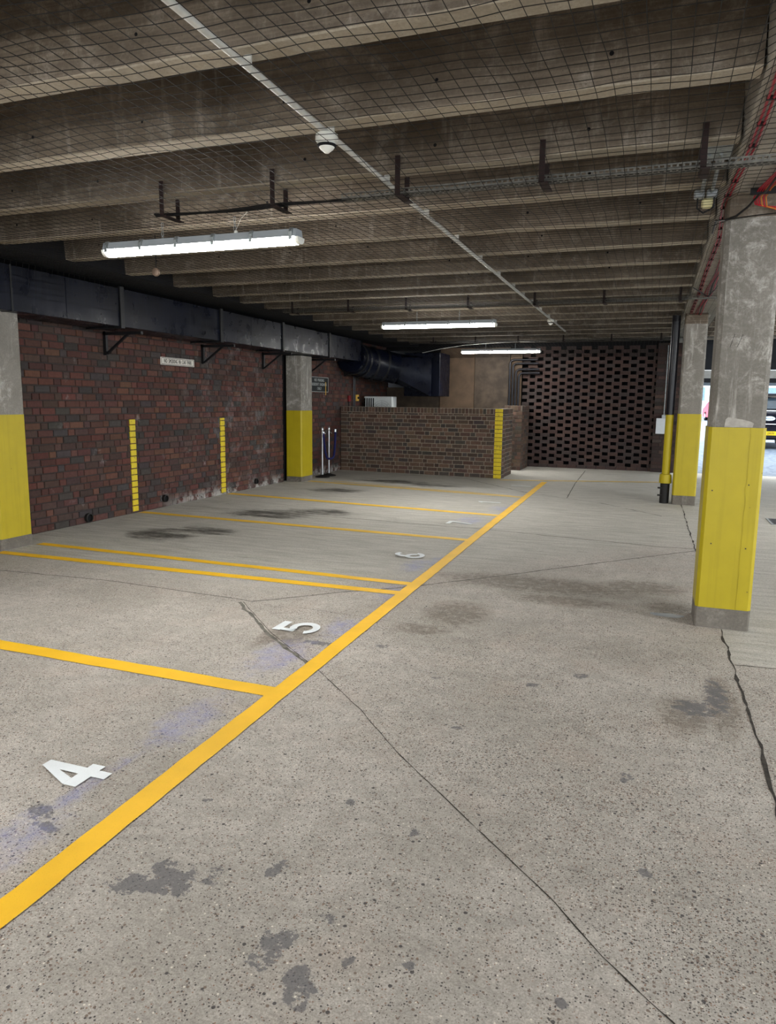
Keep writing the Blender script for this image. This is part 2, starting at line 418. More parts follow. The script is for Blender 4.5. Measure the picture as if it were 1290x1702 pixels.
J = [
 ([(-6.7, 4.9), (-5.61, 4.95), (-4.43, 5.02), (-3.02, 4.93), (-2.91, 4.91)], .020, 'joint_soft'),
 ([(-2.98, 4.88), (-2.41, 4.29), (-1.78, 3.75), (-1.34, 3.33), (-1.01, 2.96), (-.57, 2.54), (-.2, 2.19), (-.04, 2.0), (.15, 1.83), (.9, 1.0)], .0055, 'joint_dark'),
 ([(-2.91, 4.91), (-2.4, 5.42), (-2.03, 5.72), (-1.77, 5.96), (-1.15, 6.64), (-.39, 7.51), (.57, 8.57)], .024, 'joint_soft'),
 ([(-2.5, 4.9), (-1.96, 4.86), (-1.47, 4.82)], .006, 'joint_soft'),
 ([(.56, 5.55), (.565, 4.53), (.575, 3.92), (.58, 3.4), (.57, 3.11), (.58, 2.0), (.6, .5)], .018, 'joint_dark'),
 ([(.53, 12.45), (.53, 10.01), (.55, 8.22), (.55, 7.6), (.56, 5.95)], .014, 'joint_dark'),
 ([(-6.6, 9.12), (-3.65, 9.03), (-1.82, 8.92), (.19, 8.62), (.57, 8.65)], .024, 'joint_soft'),
 ([(-3.5, 14.68), (-2.1, 13.02), (-.69, 12.1), (.22, 11.05)], .016, 'joint_dark'),
 ([(-1.43, 17.9), (-1.38, 15), (-1.28, 12.5)], .016, 'joint_dark'),
 ([(.58, 4.79), (1.6, 4.9)], .008, 'joint_dark'),
]
for i, (p, w_, mt) in enumerate(J): strip('trim_%d' % (i+1), p, w_, mt, jag=.55 if mt == 'joint_dark' else .3)
strip('trim_11', [(-3.0, 4.86), (-2.43, 4.27), (-1.86, 3.80)], .030, 'joint_soft', z=.001, jag=.5)

# puddle by the nearest yellow column
mb = MB(); n = 40
for k in range(n):
    a = 2*math.pi*k/n; r = 1+.35*mnoise.noise(Vector((math.cos(a)*1.5, math.sin(a)*1.5, 3)))
    mb.v.append((.20+.13*r*math.cos(a), 5.78+.05*r*math.sin(a), .0018))
mb.face(tuple(range(n)))
tag(mb.build('puddle', 'puddle'), 'small shallow puddle on the floor beside the nearest yellow column', 'puddle')

# ------------------------------------------------------------------ parking lines and bay numbers
def quadline(name, a, b, w_, mat, label, z=.003, group='yellow bay lines on the floor'):
    a, b = Vector(a), Vector(b); d = (b-a).normalized(); nn = Vector((-d.y, d.x)); mb = MB(); L = (b-a).length
    n = max(2, int(L/.06)); ph = random.random()*9
    for i in range(n+1):
        p = a+d*(L*i/n); wob = .006*mnoise.noise(Vector((i*.25, ph, 0)))
        hw1 = w_/2+.004*mnoise.noise(Vector((i*.5, ph, 5))); hw2 = w_/2+.004*mnoise.noise(Vector((i*.5, ph, 9)))
        mb.v += [(*(p+nn*(wob+hw1)), z), (*(p+nn*(wob-hw2)), z)]
    for i in range(n): mb.face((2*i+1, 2*i+3, 2*i+2, 2*i))
    return tag(mb.build(name, mat), label, 'painted line', group)
quadline('parking_line', (-1.80, .3), (-1.98, 14.85), .112, 'line_yellow', 'long bright yellow line closing the ends of all the bays', z=.005)
K = 1.185
quadline('parking_line', (-6.5, 3.46), (-1.87, 3.36), .128, 'line_yellow', 'bright yellow bay line between painted numbers 4 and 5')
quadline('parking_line', (-6.28, 5.545), (-1.92, 5.60), .115, 'line_yellow', 'nearer of the two close yellow lines between numbers 5 and 6')
quadline('parking_line', (-6.25, 6.05), (-1.92, 5.93), .105, 'line_yellow', 'farther of the two close yellow lines between numbers 5 and 6')
quadline('parking_line', (-6.72, 8.34), (-1.95, 8.14), .13, 'line_yellow_worn', 'yellow bay line running from the nearer painted wall stripe')
quadline('parking_line', (-6.72, 10.62), (-1.98, 10.12), .15, 'line_yellow_worn', 'worn yellow bay line running from the farther painted wall stripe')
quadline('parking_line', (-6.35, 12.95), (-2.0, 12.28), .16, 'line_yellow_faint', 'faded yellow bay line starting at the base of the yellow column in the back corner')
quadline('parking_line', (-2.9, 14.85), (.2, 15.9), .13, 'line_yellow_faint', 'thin faded yellow line crossing the far floor beside the low brick wall end')
quadline('parking_line', (-5.9, 13.15), (-2.2, 12.42), .05, 'line_yellow_faint', 'ghost of an old yellow line beside the faded bay line in the back corner')

def digit(poly_list, cx, cy, size, mat, label):
    # glyph reads with its top towards -X (seen from the lane); u = glyph right, v = glyph up, in 0..1
    mb = MB()
    for q_, pl in enumerate(poly_list):
        o = len(mb.v)
        for (u, vv) in pl: mb.v.append((cx+(.5-vv)*size[0], cy+(u-.5)*size[1], .006+.0004*q_))
        mb.face(tuple(range(o, o+len(pl))))
    return tag(mb.build('bay_number', mat), label, 'painted number', 'white bay numbers on the floor')
def arcband(cx, cy, ro, ri, a0, a1, n=18, sy=1.0):
    out = []
    for k in range(n):
        a, b = (math.radians(a0+(a1-a0)*q/n) for q in (k, k+1))
        out.append([(cx+ro[0]*math.cos(a), cy+ro[1]*math.sin(a)), (cx+ro[0]*math.cos(b), cy+ro[1]*math.sin(b)), (cx+ri[0]*math.cos(b), cy+ri[1]*math.sin(b)), (cx+ri[0]*math.cos(a), cy+ri[1]*math.sin(a))])
    return out
four = [[(.50, 1), (.80, 1), (.80, 0), (.50, 0)], [(.0, .40), (.0, .20), (1, .20), (1, .40)], [(.0, .40), (.28, .40), (.52, .74), (.52, 1)]]
five = [[(.08, .80), (.08, 1), (.92, 1), (.92, .80)], [(.08, .48), (.30, .48), (.32, .82), (.12, .82)]] + arcband(.48, .33, (.50, .33), (.25, .17), -160, 135)
six = arcband(.5, .32, (.5, .32), (.24, .16), 0, 360, 26) + arcband(.56, .52, (.56, .48), (.32, .32), 60, 190, 18)
seven = [[(.0, .82), (.0, 1), (1, 1), (1, .82)], [(.72, .84), (1, .84), (.48, 0), (.22, 0)]]
digit(four, -2.25, 2.275, (.335, .18), 'number_white', 'white painted number 4 in the nearest bay')
digit(five, -2.265, 4.44, (.32, .24), 'number_white', 'white painted number 5 beside the diagonal floor joint')
digit(six, -2.29, 7.03, (.32, .24), 'number_white', 'white painted number 6 beside a blue chalk patch')
digit(seven, -2.32, 9.26, (.34, .22), 'number_white_worn', 'white painted number 7 between the bay lines running from the wall stripes')
digit([[(.35, 0), (.65, 0), (.65, 1), (.35, 1)], [(.1, .75), (.35, 1), (.35, .8)]], -2.38, 11.42, (.36, .26), 'number_white_worn', 'thin white painted bay mark just before the faded bay line')
digit([[(.35, 0), (.65, 0), (.65, 1), (.35, 1)]], -2.3, 13.95, (.38, .24), 'number_white_worn', 'farthest thin white painted bay mark beside the low brick wall end')

# manhole
mh = thing('drain_cover', 'dark rectangular iron drain cover in the floor beyond the nearest yellow column', 'drain cover', (1.83, 11.15, 0))
mb = MB(); mb.box(-.22, .22, -.28, .28, .001, .008); mb.build('frame', 'galvanised', mh)
mb = MB(); mb.box(-.19, .19, -.25, .25, .004, .012)
for k in range(7): mb.box(-.17, .17, -.22+k*.065, -.19+k*.065, .012, .016)
mb.build('grate', 'drain_iron', mh)

# ------------------------------------------------------------------ BRICK WALLS
def brickwall(name, p0, ang, L, H, base, mortar, ch=.0865, bl=.235, bh=.112, top=None, kind='structure', mats='brick', out=.006, thick=.25, hole=None, seedv=0, bond='flemish', end=None, spread=.35, chrome=None):
    """bricks stand proud of a mortar plane; local x runs along the wall, -y faces the viewer"""
    rnd = random.Random(seedv); mb = MB()
    o = len(mb.v); mb.v += [(0, 0, 0), (L, 0, 0), (L, 0, H), (0, 0, H)]; mb.face((0, 1, 2, 3), 0, mortar)
    mb.v += [(0, thick, 0), (L, thick, 0), (L, thick, H), (0, thick, H)]
    mb.face((1, 5, 6, 2), 0, mortar); mb.face((4, 0, 3, 7), 0, mortar); mb.face((3, 2, 6, 7), 0, mortar); mb.face((5, 4, 7, 6), 0, mortar)
    def brick(x0, x1, z0, z1, face=0):
        base_c = rnd.choice(base); k = 1+(rnd.random()-.5)*spread*2
        c = tuple(max(.002, cc*k*(1+(rnd.random()-.5)*.12)) for cc in base_c)
        d = out*(.6+rnd.random()*.8); j = .0035
        g = len(mb.v)
        def P(a, dd, z):
            if face == 0: return (a, -dd, z)
            if face == 1: return (L+dd, a, z)
        ja = [(rnd.random()-.5)*j for _ in range(4)]
        for (a, z, q) in ((x0, z0, 0), (x1, z0, 0), (x1, z1, 0), (x0, z1, 0)): mb.v.append(P(a+ja[0], 0, z+ja[1]))
        b = .004
        for (a, z) in ((x0+b, z0+b), (x1-b, z0+b), (x1-b, z1-b), (x0+b, z1-b)): mb.v.append(P(a+ja[0], d, z+ja[1]))
        mb.face((g+4, g+5, g+6, g+7), 0, c)
        for k_ in range(4): mb.face((g+k_, g+(k_+1) % 4, g+4+(k_+1) % 4, g+4+k_), 0, tuple(cc*.9 for cc in c))
    def rows(LL, face):
        z = 0; r = 0; Ht = H-(top or 0)
        while z < Ht-.02:
            zt = min(z+ch, Ht)
            x_ = -rnd.random()*.02 - (.17 if r % 2 else 0) - (.0 if bond == 'flemish' else 0); k = r % 2
            while x_ < LL:
                ln = bl if (k % 2 == 0) else bh
                if rnd.random() < .08: ln = bl if ln == bh else ln
                a, b_ = max(x_, 0), min(x_+ln-.011, LL)
                if b_-a > .03 and not (hole and hole[0] < (a+b_)/2 < hole[1]): brick(a, b_, z+.006, zt-.005, face)
                x_ += ln; k += 1
            z += ch; r += 1
        if top:
            x_ = 0
            while x_ < LL-.03:
                brick(x_, min(x_+.068, LL), Ht+.004, H-.004, face); x_ += .0785
    rows(L, 0)
    if end: rows(thick, 1)
    o = mb.build(name, mats); o.location = p0; o.rotation_euler = (0, 0, ang); tag(o, kind=kind)
    return o
RED = [(.098, .038, .030), (.084, .037, .031), (.100, .044, .034), (.068, .040, .034), (.076, .045, .037), (.055, .046, .043), (.11, .050, .034)]
DARKB = [(.058, .034, .029), (.052, .033, .030), (.064, .038, .031), (.046, .034, .031)]
BROWN = [(.105, .066, .046), (.085, .055, .040), (.125, .078, .054), (.075, .052, .041), (.10, .058, .042), (.066, .054, .046)]
GREYM = (.050, .040, .037)
# left wall faces +X: local x axis runs along -Y... start at far end so that -y local faces +X
HALF = math.pi/2
def wall_left(y_far, y_near, h, x=-6.75, **k):
    return brickwall('wall_left', (x, y_near, 0), HALF, y_far-y_near, h, RED, GREYM, out=.010, **k)
# rotation +90deg: local x -> +Y, local -y -> +X
wl = wall_left(12.62, -4.0, 3.12, seedv=1, thick=.2, spread=.24)
wl2 = wall_left(18.6, 13.3, 3.12, seedv=2, thick=.2, spread=.24); wl2.name = 'wall_left_rear'
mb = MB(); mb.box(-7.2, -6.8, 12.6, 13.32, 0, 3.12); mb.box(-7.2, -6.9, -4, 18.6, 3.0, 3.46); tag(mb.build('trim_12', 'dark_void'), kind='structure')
# low brick wall in front of the plant corner
lw = brickwall('low_brick_wall', (-6.72, 15.38, 0), math.atan2(-.28, 3.8), 3.81, 1.46, BROWN, (.27, .23, .18), ch=.0865, top=.115, seedv=3, mats='brick_plain', thick=.23, kind=None, end=True, out=.004, spread=.25)
tag(lw, 'low brown brick wall with upright brick capping and a yellow painted end', 'low wall')
lw2 = brickwall('low_brick_wall', (-3.13, 15.36, 0), math.atan2(1.05, .05), 1.05, 1.46, BROWN, (.27, .23, .18), seedv=4, mats='brick_plain', thick=.02, kind=None, out=.004)
bpy.data.objects.remove(lw2)
bp = brickwall('brick_pier', (-3.30, 17.2, 0), 0, .42, 1.52, BROWN, (.12, .10, .08), seedv=5, mats='brick_plain', thick=1.0, kind=None, end=True, top=.115, spread=.25)
tag(bp, 'short brown brick pier between the low wall end and the openwork brick wall', 'brick pier')
# depth of the low wall's end return
mb = MB(); 
rt = brickwall('return_wall', (-2.93, 15.32, 0), HALF, .95, 1.46, BROWN, (.27, .23, .18), seedv=6, mats='brick_plain', thick=.22, kind=None, top=.115, out=.004, spread=.25)
tag(rt, 'return leg running back from the yellow painted end of the low brick wall', 'low wall')

# yellow stripes painted on brickwork
def stripe(name, label, x0, w_, z0, z1, place, ang, ch, d=.0125, worn=None, group='yellow stripes painted up the brickwork', cap=0):
    mb = MB(); z = z0; r = 0
    while z < z1-.02:
        h = min(ch, z1-z)
        wob = (random.random()-.5)*.004
        if not (worn and z > worn and random.random() < .35):
            mb.box(x0+wob, x0+w_+wob, -d-random.random()*.002, .0, z+.007, z+h-.006, bev=.003)
            mb.box(x0+.002, x0+w_-.002, -d*.45, .0, z-.006, z+.007, 1)
        z += h; r += 1
    o = mb.build(name, ['stripe_yellow', 'joint_paint']); o.location = place; o.rotation_euler = (0, 0, ang)
    return tag(o, label, 'painted stripe', group)
stripe('painted_stripe', 'nearer vertical yellow stripe on the red brick wall', 0, .115, .02, 1.31, (-6.75, 8.19, 0), HALF, .0865, d=.018)
stripe('painted_stripe', 'farther vertical yellow stripe on the red brick wall, faded at its top', 0, .13, .03, 1.29, (-6.75, 10.42, 0), HALF, .0865, worn=.95, d=.018)
a_ = math.atan2(-.28, 3.8)
stripe('painted_stripe', 'bright vertical yellow stripe at the end of the low brick wall', 3.64, .165, 0, 1.462, (-6.72, 15.38, 0), a_, .0865, d=.012)

# round vents in the left wall
def vent(yy, zz, r, label):
    th = thing('round_vent', label, 'vent', (-6.74, yy, zz), 0, 'round pipe stubs low in the brick wall')
    mb = MB(); mb.lathe([(r, 0), (r, .04), (r*.78, .045), (r*.72, .02), (r*.72, .0)], axis='x', seg=20); mb.build('rim', 'cast_iron', th, smooth=True)
    mb = MB(); mb.lathe([(r*.7, .0), (r*.7, .018)], axis='x', seg=16); mb.build('opening', 'dark_void', th)
vent(8.89, .13, .055, 'round pipe stub low in the wall just beyond the nearer yellow stripe')
vent(7.32, .07, .06, 'round pipe stub at floor level between the left edge column and the nearer stripe')
vent(11.54, .12, .05, 'round pipe stub low in the wall beyond the farther yellow stripe')

# openwork (hit and miss) brick wall at the far end
def lattice():
    rnd = random.Random(11); mb = MB(); L = 3.13; ch = .0845; per = .365; bl = .232; mo = (.07, .05, .045)
    def bx(x0, x1, z0, z1, d0, d1, c):
        o = len(mb.v); mb.v += [(x0, d0, z0), (x1, d0, z0), (x1, d1, z0), (x0, d1, z0), (x0, d0, z1), (x1, d0, z1), (x1, d1, z1), (x0, d1, z1)]
        for q in ((3, 2, 1, 0), (4, 5, 6, 7), (0, 1, 5, 4), (1, 2, 6, 5), (2, 3, 7, 6), (3, 0, 4, 7)): mb.face(tuple(o+k for k in q), 0, c)
    r = 0; z = 0
    while z < 2.93:
        off = (r % 2)*per/2
        if r == 0:
            x_ = 0
            while x_ < L: bx(x_, min(x_+.225, L), z, z+ch-.008, rnd.random()*.004, .11, rnd.choice(DARKB)); x_ += .235
            bx(0, L, z+ch-.008, z+ch, .005, .1, mo)
        else:
            x_ = -off-.06
            while x_ < L:
                a, b = max(x_, 0), min(x_+bl, L)
                if b-a > .03:
                    c = rnd.choice(DARKB); k = .8+rnd.random()*.4; c = tuple(q*k for q in c)
                    dd = rnd.random()*.006
                    bx(a, b, z, z+ch-.008, dd, .11, c); bx(a+.003, b-.003, z+ch-.008, z+ch+.0005, .006, .105, mo)
                x_ += per
        z += ch; r += 1
    o = mb.build('wall_back', 'brick_plain'); o.location = (-3.10, 18.4, 0); return tag(o, kind='structure')
lattice()
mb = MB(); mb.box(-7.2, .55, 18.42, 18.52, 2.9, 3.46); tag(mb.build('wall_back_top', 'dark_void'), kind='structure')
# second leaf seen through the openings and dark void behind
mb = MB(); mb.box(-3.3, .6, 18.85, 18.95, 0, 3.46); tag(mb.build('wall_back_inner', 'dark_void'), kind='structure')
pr = brickwall('wall_back_pier', (.03, 18.30, 0), 0, .52, 3.0, DARKB, (.04, .03, .026), seedv=8, mats='brick_plain', thick=.3, end=True)

# board panels behind the low wall
def board(name, x0, x1, z0, z1, yv, mat, label):
    mb = MB(); mb.box(x0, x1, yv, yv+.02, z0, z1, bev=.003); return tag(mb.build(name, mat), label, 'board panel', 'board panels behind the low brick wall')
board('board_panel', -5.22, -4.32, 1.0, 2.95, 18.34, 'ply_board', 'wide plain brown board beside the flared black duct end')
board('board_panel', -4.31, -3.42, 1.0, 2.95, 18.33, 'ply_board_dark', 'streaky darker brown board beside the black bent pipes')
board('board_panel', -3.41, -3.12, 1.0, 2.78, 18.35, 'ply_board', 'narrow brown board strip behind the black bent pipes')
board('board_panel', -6.7, -5.23, 1.0, 1.95, 18.37, 'ply_board_dark', 'dark low boards under the flared black duct end')
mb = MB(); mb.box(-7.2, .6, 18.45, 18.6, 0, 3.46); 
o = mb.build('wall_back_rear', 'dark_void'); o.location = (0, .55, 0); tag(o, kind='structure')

# ------------------------------------------------------------------ CEILING
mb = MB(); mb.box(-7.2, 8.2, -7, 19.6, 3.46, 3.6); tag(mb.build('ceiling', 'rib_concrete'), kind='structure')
far = [2.06, 2.90, 3.73, 4.58, 5.43, 6.31, 7.22, 8.12, 9.04, 9.95, 10.42+.45, 11.75, 12.65, 13.55, 14.45, 15.35, 16.25, 17.10, 17.95]
far = [2.06, 2.90, 3.73, 4.58, 5.43, 6.31, 7.22, 8.12, 9.00, 9.70, 10.42, 11.25, 12.15, 13.05, 13.95, 14.85, 15.75, 16.72, 17.6]
near_notes = ['first concrete ceiling rib overhead, above the top of the white conduit', 'second concrete ceiling rib, crossed by the white conduit above the smoke detector',
  'third concrete ceiling rib, directly behind the nearest smoke detector', 'concrete ceiling rib carrying the nearest row of strap hangers',
  'concrete ceiling rib just beyond the nearest strap hangers', 'second concrete ceiling rib beyond the nearest strap hangers', 'third concrete ceiling rib beyond the nearest strap hangers',
  'fourth concrete ceiling rib beyond the nearest strap hangers', 'second concrete ceiling rib before the middle row of strap hangers', 'last concrete ceiling rib before the middle row of strap hangers',
  'concrete ceiling rib carrying the middle row of strap hangers', 'concrete ceiling rib just beyond the middle strap hangers', 'second concrete ceiling rib beyond the middle strap hangers',
  'third concrete ceiling rib beyond the middle strap hangers', 'fourth concrete ceiling rib beyond the middle strap hangers', 'second concrete ceiling rib before the farthest strap hangers',
  'last concrete ceiling rib before the farthest strap hangers', 'concrete ceiling rib carrying the farthest strap hangers', 'last concrete ceiling rib before the openwork brick wall']
def ribmesh(x0, x1, seedv):
    rnd = random.Random(seedv); mb = MB(); n = 24
    for i in range(n+1):
        x_ = x0+(x1-x0)*i/n; j = .004*mnoise.noise(Vector((x_*1.3, seedv, 0))); k = .004*mnoise.noise(Vector((x_*1.7, seedv, 7)))
        mb.v += [(x_, -.175, .46), (x_, -.133+j, .006), (x_, -.127+j, k), (x_, -.005+k, k), (x_, 0+k, .006), (x_, .045, .46)]
    for i in range(n):
        a = 6*i; b = a+6
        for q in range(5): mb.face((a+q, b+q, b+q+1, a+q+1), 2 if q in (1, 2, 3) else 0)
    mb.face((0, 1, 2, 3, 4, 5)); mb.face(tuple(6*n+q for q in (5, 4, 3, 2, 1, 0)))
    x_ = x0+.35+rnd.random()*.2
    while x_ < x1-.1:                     # tie-bolt holes on the face
        for zz in (.11, .33):
            yy = -.133-(.042*zz/.46)-.0015; a = len(mb.v); R_ = .008+.003*rnd.random(); zz2 = zz+rnd.random()*.02
            for k in range(8): mb.v.append((x_+R_*math.cos(k*math.pi/4), yy-.001+.0*k, zz2+R_*math.sin(k*math.pi/4)))
            mb.face(tuple(a+k for k in range(8)), 1)
        x_ += .78+rnd.random()*.12
    return mb
for i, yf in enumerate(far):
    mb = ribmesh(-6.72, .345, i)
    o = mb.build('ceiling_rib', ['rib_concrete', 'dark_void', 'soffit_concrete_lit'], loc=(0, yf, 3.0)); tag(o, near_notes[i], 'concrete rib', 'concrete ribs under the ceiling')
for i, yf in enumerate([1.2, .35, -.5, -1.4, -2.3, -3.2, -4.1, -5.0, -5.9]):
    o = ribmesh(-6.72, .345, 40+i).build('ceiling_rear_rib', ['rib_concrete', 'dark_void', 'soffit_concrete_lit'], loc=(0, yf, 3.0)); tag(o, kind='structure'); o.name = 'ceiling_rear'
rib0 = None
for i, yf in enumerate(far):
    if yf < 7: continue
    if rib0 is None:
        rib0 = ribmesh(.86, 8.0, 77).build('side_ceiling_rib', ['rib_concrete', 'dark_void', 'soffit_concrete_lit'], loc=(0, yf, 3.0))
        o = rib0
    else: o = rib0.copy(); COL.objects.link(o); o.location = (0, yf, 3.0)
    tag(o, 'concrete ceiling rib over the driving lane beyond the yellow columns', 'concrete rib', 'concrete ribs over the driving lane')
# edge beams
mb = MB(); mb.prism([(.36, 3.0), (.365, 2.995), (.84, 2.995), (.86, 3.02), (.90, 3.46), (.33, 3.46)], -7, 19.4, 'y')
tag(mb.build('edge_beam', 'beam_concrete'), 'long pale concrete edge beam over the yellow columns, carrying red cables', 'beam')
mb = MB(); mb.prism([(-6.9, 2.99), (-5.82, 2.99), (-5.80, 3.0), (-5.80, 3.46), (-6.9, 3.46)], -7, 18.3, 'y')
tag(mb.build('edge_beam', 'near_black_concrete'), 'long dark edge beam over the black duct', 'beam')

# ------------------------------------------------------------------ COLUMNS
def column(label, x0, x1, y0, y1, h, p0, p1, cap=True, cham=.025, slab=0):
    cx, cy = (x0+x1)/2, (y0+y1)/2; w_, d = (x1-x0)/2, (y1-y0)/2
    th = thing('concrete_column', label, 'column', (cx, cy, 0), 0, 'square concrete columns with yellow painted bands')
    def prof(e, c): return [(-w_-e+c, -d-e), (w_+e-c, -d-e), (w_+e, -d-e+c), (w_+e, d+e-c), (w_+e-c, d+e), (-w_-e+c, d+e), (-w_-e, d+e-c), (-w_-e, -d-e+c)]
    mb = MB(); mb.prism(prof(0, cham), .0, h-.16 if cap else h, 'z'); mb.build('shaft', 'column_concrete', th)
    if cap:
        mb = MB(); mb.prism(prof(-.004, .012), h-.16, h, 'z'); mb.build('capital', 'rib_concrete', th)
    mb = MB(); mb.prism(prof(.006, .012), 0, p0+.0, 'z'); mb.build('plinth', 'plinth_concrete', th)
    mb = MB(); mb.prism(prof(.008, .022), p0, p1, 'z')
    mb.build('painted_band', 'column_yellow', th)
    return th
c1 = column('largest yellow banded concrete column, nearest on the lane side', .385, .735, 5.57, 5.92, 2.995, .15, 1.445, cham=.03)
# seam, fixings, filler and pencil marks on it
sm_ = MB(); pts = [(.085+.012*mnoise.noise(Vector((0, 0, k*.9))), -.1855, .155+k*.0535) for k in range(25)]; sm_.tube(pts, .0013, 5); sm_.build('seam', 'column_yellow', c1)
for (px, pz) in ((-.11, .62), (.115, .60), (-.13, 1.0), (.10, 1.05)):
    mb = MB(); mb.lathe([(.005, 0), (.005, .003)], (px, -.1865, pz), 8, axis='y'); mb.build('screw', 'joint_dark', c1)
mb = MB(); pl = [(-.085, 1.447), (-.08, 1.50), (-.065, 1.515), (-.02, 1.508), (.03, 1.50), (.08, 1.487), (.10, 1.475), (.092, 1.447)]
o = len(mb.v); mb.v += [(a, -.1765, b) for a, b in pl]+[(a, -.174, b) for a, b in pl]; mb.face(tuple(range(8))); 
for k in range(8): mb.face((k, k+8, (k+1) % 8+8, (k+1) % 8))
mb.build('filler_patch', 'filler', c1)
mb = MB(); mb.tube([(-.09, -.1762, 1.99), (-.065, -.1762, 2.08)], .0012, 4); mb.tube([(-.045, -.1762, 1.99), (-.015, -.1762, 2.075)], .0012, 4); mb.build('pencil_mark', 'pencil', c1)
c2 = column('second yellow banded concrete column on the lane side, with the drainpipe beside it', .385, .72, 12.45, 12.80, 2.995, .15, 1.45)
c3 = column('farthest yellow banded column on the lane side, mostly hidden behind the drainpipe', .44, .76, 19.0, 19.32, 2.995, .15, 1.46)
c4 = column('yellow banded concrete column standing at the left edge by the brick wall', -6.66, -6.30, 5.60, 6.0, 2.46, .12, 1.41, cap=False, cham=.01)
c5 = column('yellow banded concrete column in the back corner by the rope posts', -6.745, -6.415, 12.76, 13.24, 2.44, .10, 1.39, cap=False, cham=.01)

# ------------------------------------------------------------------ DUCT
du = thing('ventilation_duct', 'long black ventilation duct along the brick wall, rounded and flared at its far end', 'duct', (-6.7, 0, 0))
secs = [-3.0, 2.6, 5.8, 7.42, 9.6, 11.55, 13.5, 14.35, 15.2]
z0, z1, xa, xb = 2.455, 2.905, .02, .545
for i, (a, b) in enumerate(zip(secs, secs[1:])):
    mb = MB(); n = 6; bul = .0
    mb.box(xa, xb, a+.012, b-.012, z0, z1, bev=.004)
    if i % 2 == 0: mb.box(xb, xb+.004, a+(b-a)*.45, a+(b-a)*.45+.02, z0+.01, z1-.01)
    mb.build('duct_section', 'duct_black', du)
for i, yy in enumerate(secs[1:-1]):
    mb = MB(); t_ = .035 if i not in (1, 6) else .012; e = .022 if t_ > .02 else .006
    mb.box(xa-.0, xb+e, yy-t_, yy+t_, z0-e, z1+e, bev=.003); mb.build('flange', 'black_metal', du)
def ringtube(c, r, d, seg=28):
    pass
mb = MB(); pts = [(.285, 15.2, 2.55), (.285, 15.35, 2.54), (.29, 15.7, 2.50), (.40, 16.1, 2.46), (.62, 16.45, 2.42), (.85, 16.65, 2.36)]
mb.tube(pts, [.33, .36, .36, .36, .36, .36], 28); mb.build('round_bend', 'duct_black', du, smooth=True)
for k in (1, 2, 3, 4):
    p, q = Vector(pts[k]), Vector(pts[k+1]); d = (q-p).normalized()*.03
    mb = MB(); mb.tube([p-d, p+d], .378, 28); mb.build('band', 'black_metal', du, smooth=True)
# flare: from round end to a big rectangular hood
mb = MB(); a = len(mb.v); seg = 24; c0 = Vector((.85, 16.65, 2.36)); 
for k in range(seg):
    an = 2*math.pi*k/seg+math.pi/4; mb.v.append((c0.x+.20*math.cos(an), c0.y-.25*math.cos(an), c0.z+.36*math.sin(an)))
for k in range(seg):
    an = 2*math.pi*k/seg+math.pi/4; cc, ss = math.cos(an), math.sin(an); mm = max(abs(cc), abs(ss)); mb.v.append((1.62+.05*cc/mm, 17.25-.35*cc/mm, 2.17+.46*ss/mm))
for k in range(seg): mb.face((a+k, a+(k+1) % seg, a+seg+(k+1) % seg, a+seg+k))
mb.build('flare', 'duct_black', du, smooth=True)
mb = MB(); mb.box(.95, 1.85, 17.0, 17.9, 1.72, 2.75, bev=.01); mb.build('hood', 'duct_black', du)
mb = MB(); mb.tube([(.93, 16.97, 2.45), (1.28, 16.985, 2.05)], .012, 6); mb.build('stay_bar', 'galvanised', du)
# wall brackets
def bracket(yy, label):
    th = thing('duct_bracket', label, 'bracket', (-6.74, yy, 0), 0, 'black triangular brackets under the duct')
    mb = MB(); mb.box(0, .045, -.02, .02, 2.14, 2.44); mb.build('wall_leg', 'black_metal', th)
    mb = MB(); mb.box(0, .60, -.02, .02, 2.395, 2.43); mb.build('arm', 'black_metal', th)
    mb = MB(); mb.prism([(.01, 2.15), (.05, 2.15), (.42, 2.41), (.37, 2.41)], -.015, .015, 'y'); mb.build('brace', 'black_metal', th)
bracket(7.77, 'nearest black triangular duct bracket, left of the no smoking sign')
bracket(9.95, 'black triangular duct bracket just beyond the no smoking sign')
bracket(11.85, 'black triangular duct bracket just before the column in the back corner')
bracket(13.75, 'black triangular duct bracket above the black parking sign')
bracket(15.6, 'farthest black triangular duct bracket above the low brick wall')

# ------------------------------------------------------------------ SIGNS
sg = thing('wall_sign', 'small white sign reading NO SMOKING IN CAR PARK on the red brick wall', 'sign', (-6.742, 9.32, 2.135))
mb = MB(); mb.box(0, .012, -.41, .41, -.055, .055, bev=.003); mb.build('plate', 'sign_white', sg)
mb = MB()
for (a, b, c, d) in ((-.395, .395, .040, .046), (-.395, .395, -.046, -.040), (-.395, -.389, -.046, .046), (.389, .395, -.046, .046)): mb.box(.012, .0132, a, b, c, d)
mb.build('border', 'sign_letter', sg)
text_part('lettering', 'NO  SMOKING  IN  CAR  PARK', .082, 'sign_letter', sg, (.0135, 0, 0), (HALF, 0, HALF), .60)
sg = thing('wall_sign', 'black sign with pale lettering about engineer parking, behind the back corner column', 'sign', (-6.742, 14.25, 1.925))
mb = MB(); mb.box(0, .012, -.46, .46, -.16, .16, bev=.003); mb.build('plate', 'sign_black', sg)
mb = MB()
for (a, b, c, d) in ((-.455, .455, .148, .157), (-.455, .455, -.157, -.148), (-.455, -.445, -.157, .157), (.445, .455, -.157, .157)): mb.box(.012, .0135, a, b, c, d)
mb.build('border', 'sign_letter_light', sg)
for k, tx in enumerate(('NO  PARKING', 'RESIDENT  ENGINEER', 'ONLY')):
    text_part('lettering', tx, .084, 'sign_letter_light', sg, (.0135, 0, .088-k*.088), (HALF, 0, HALF), .92)
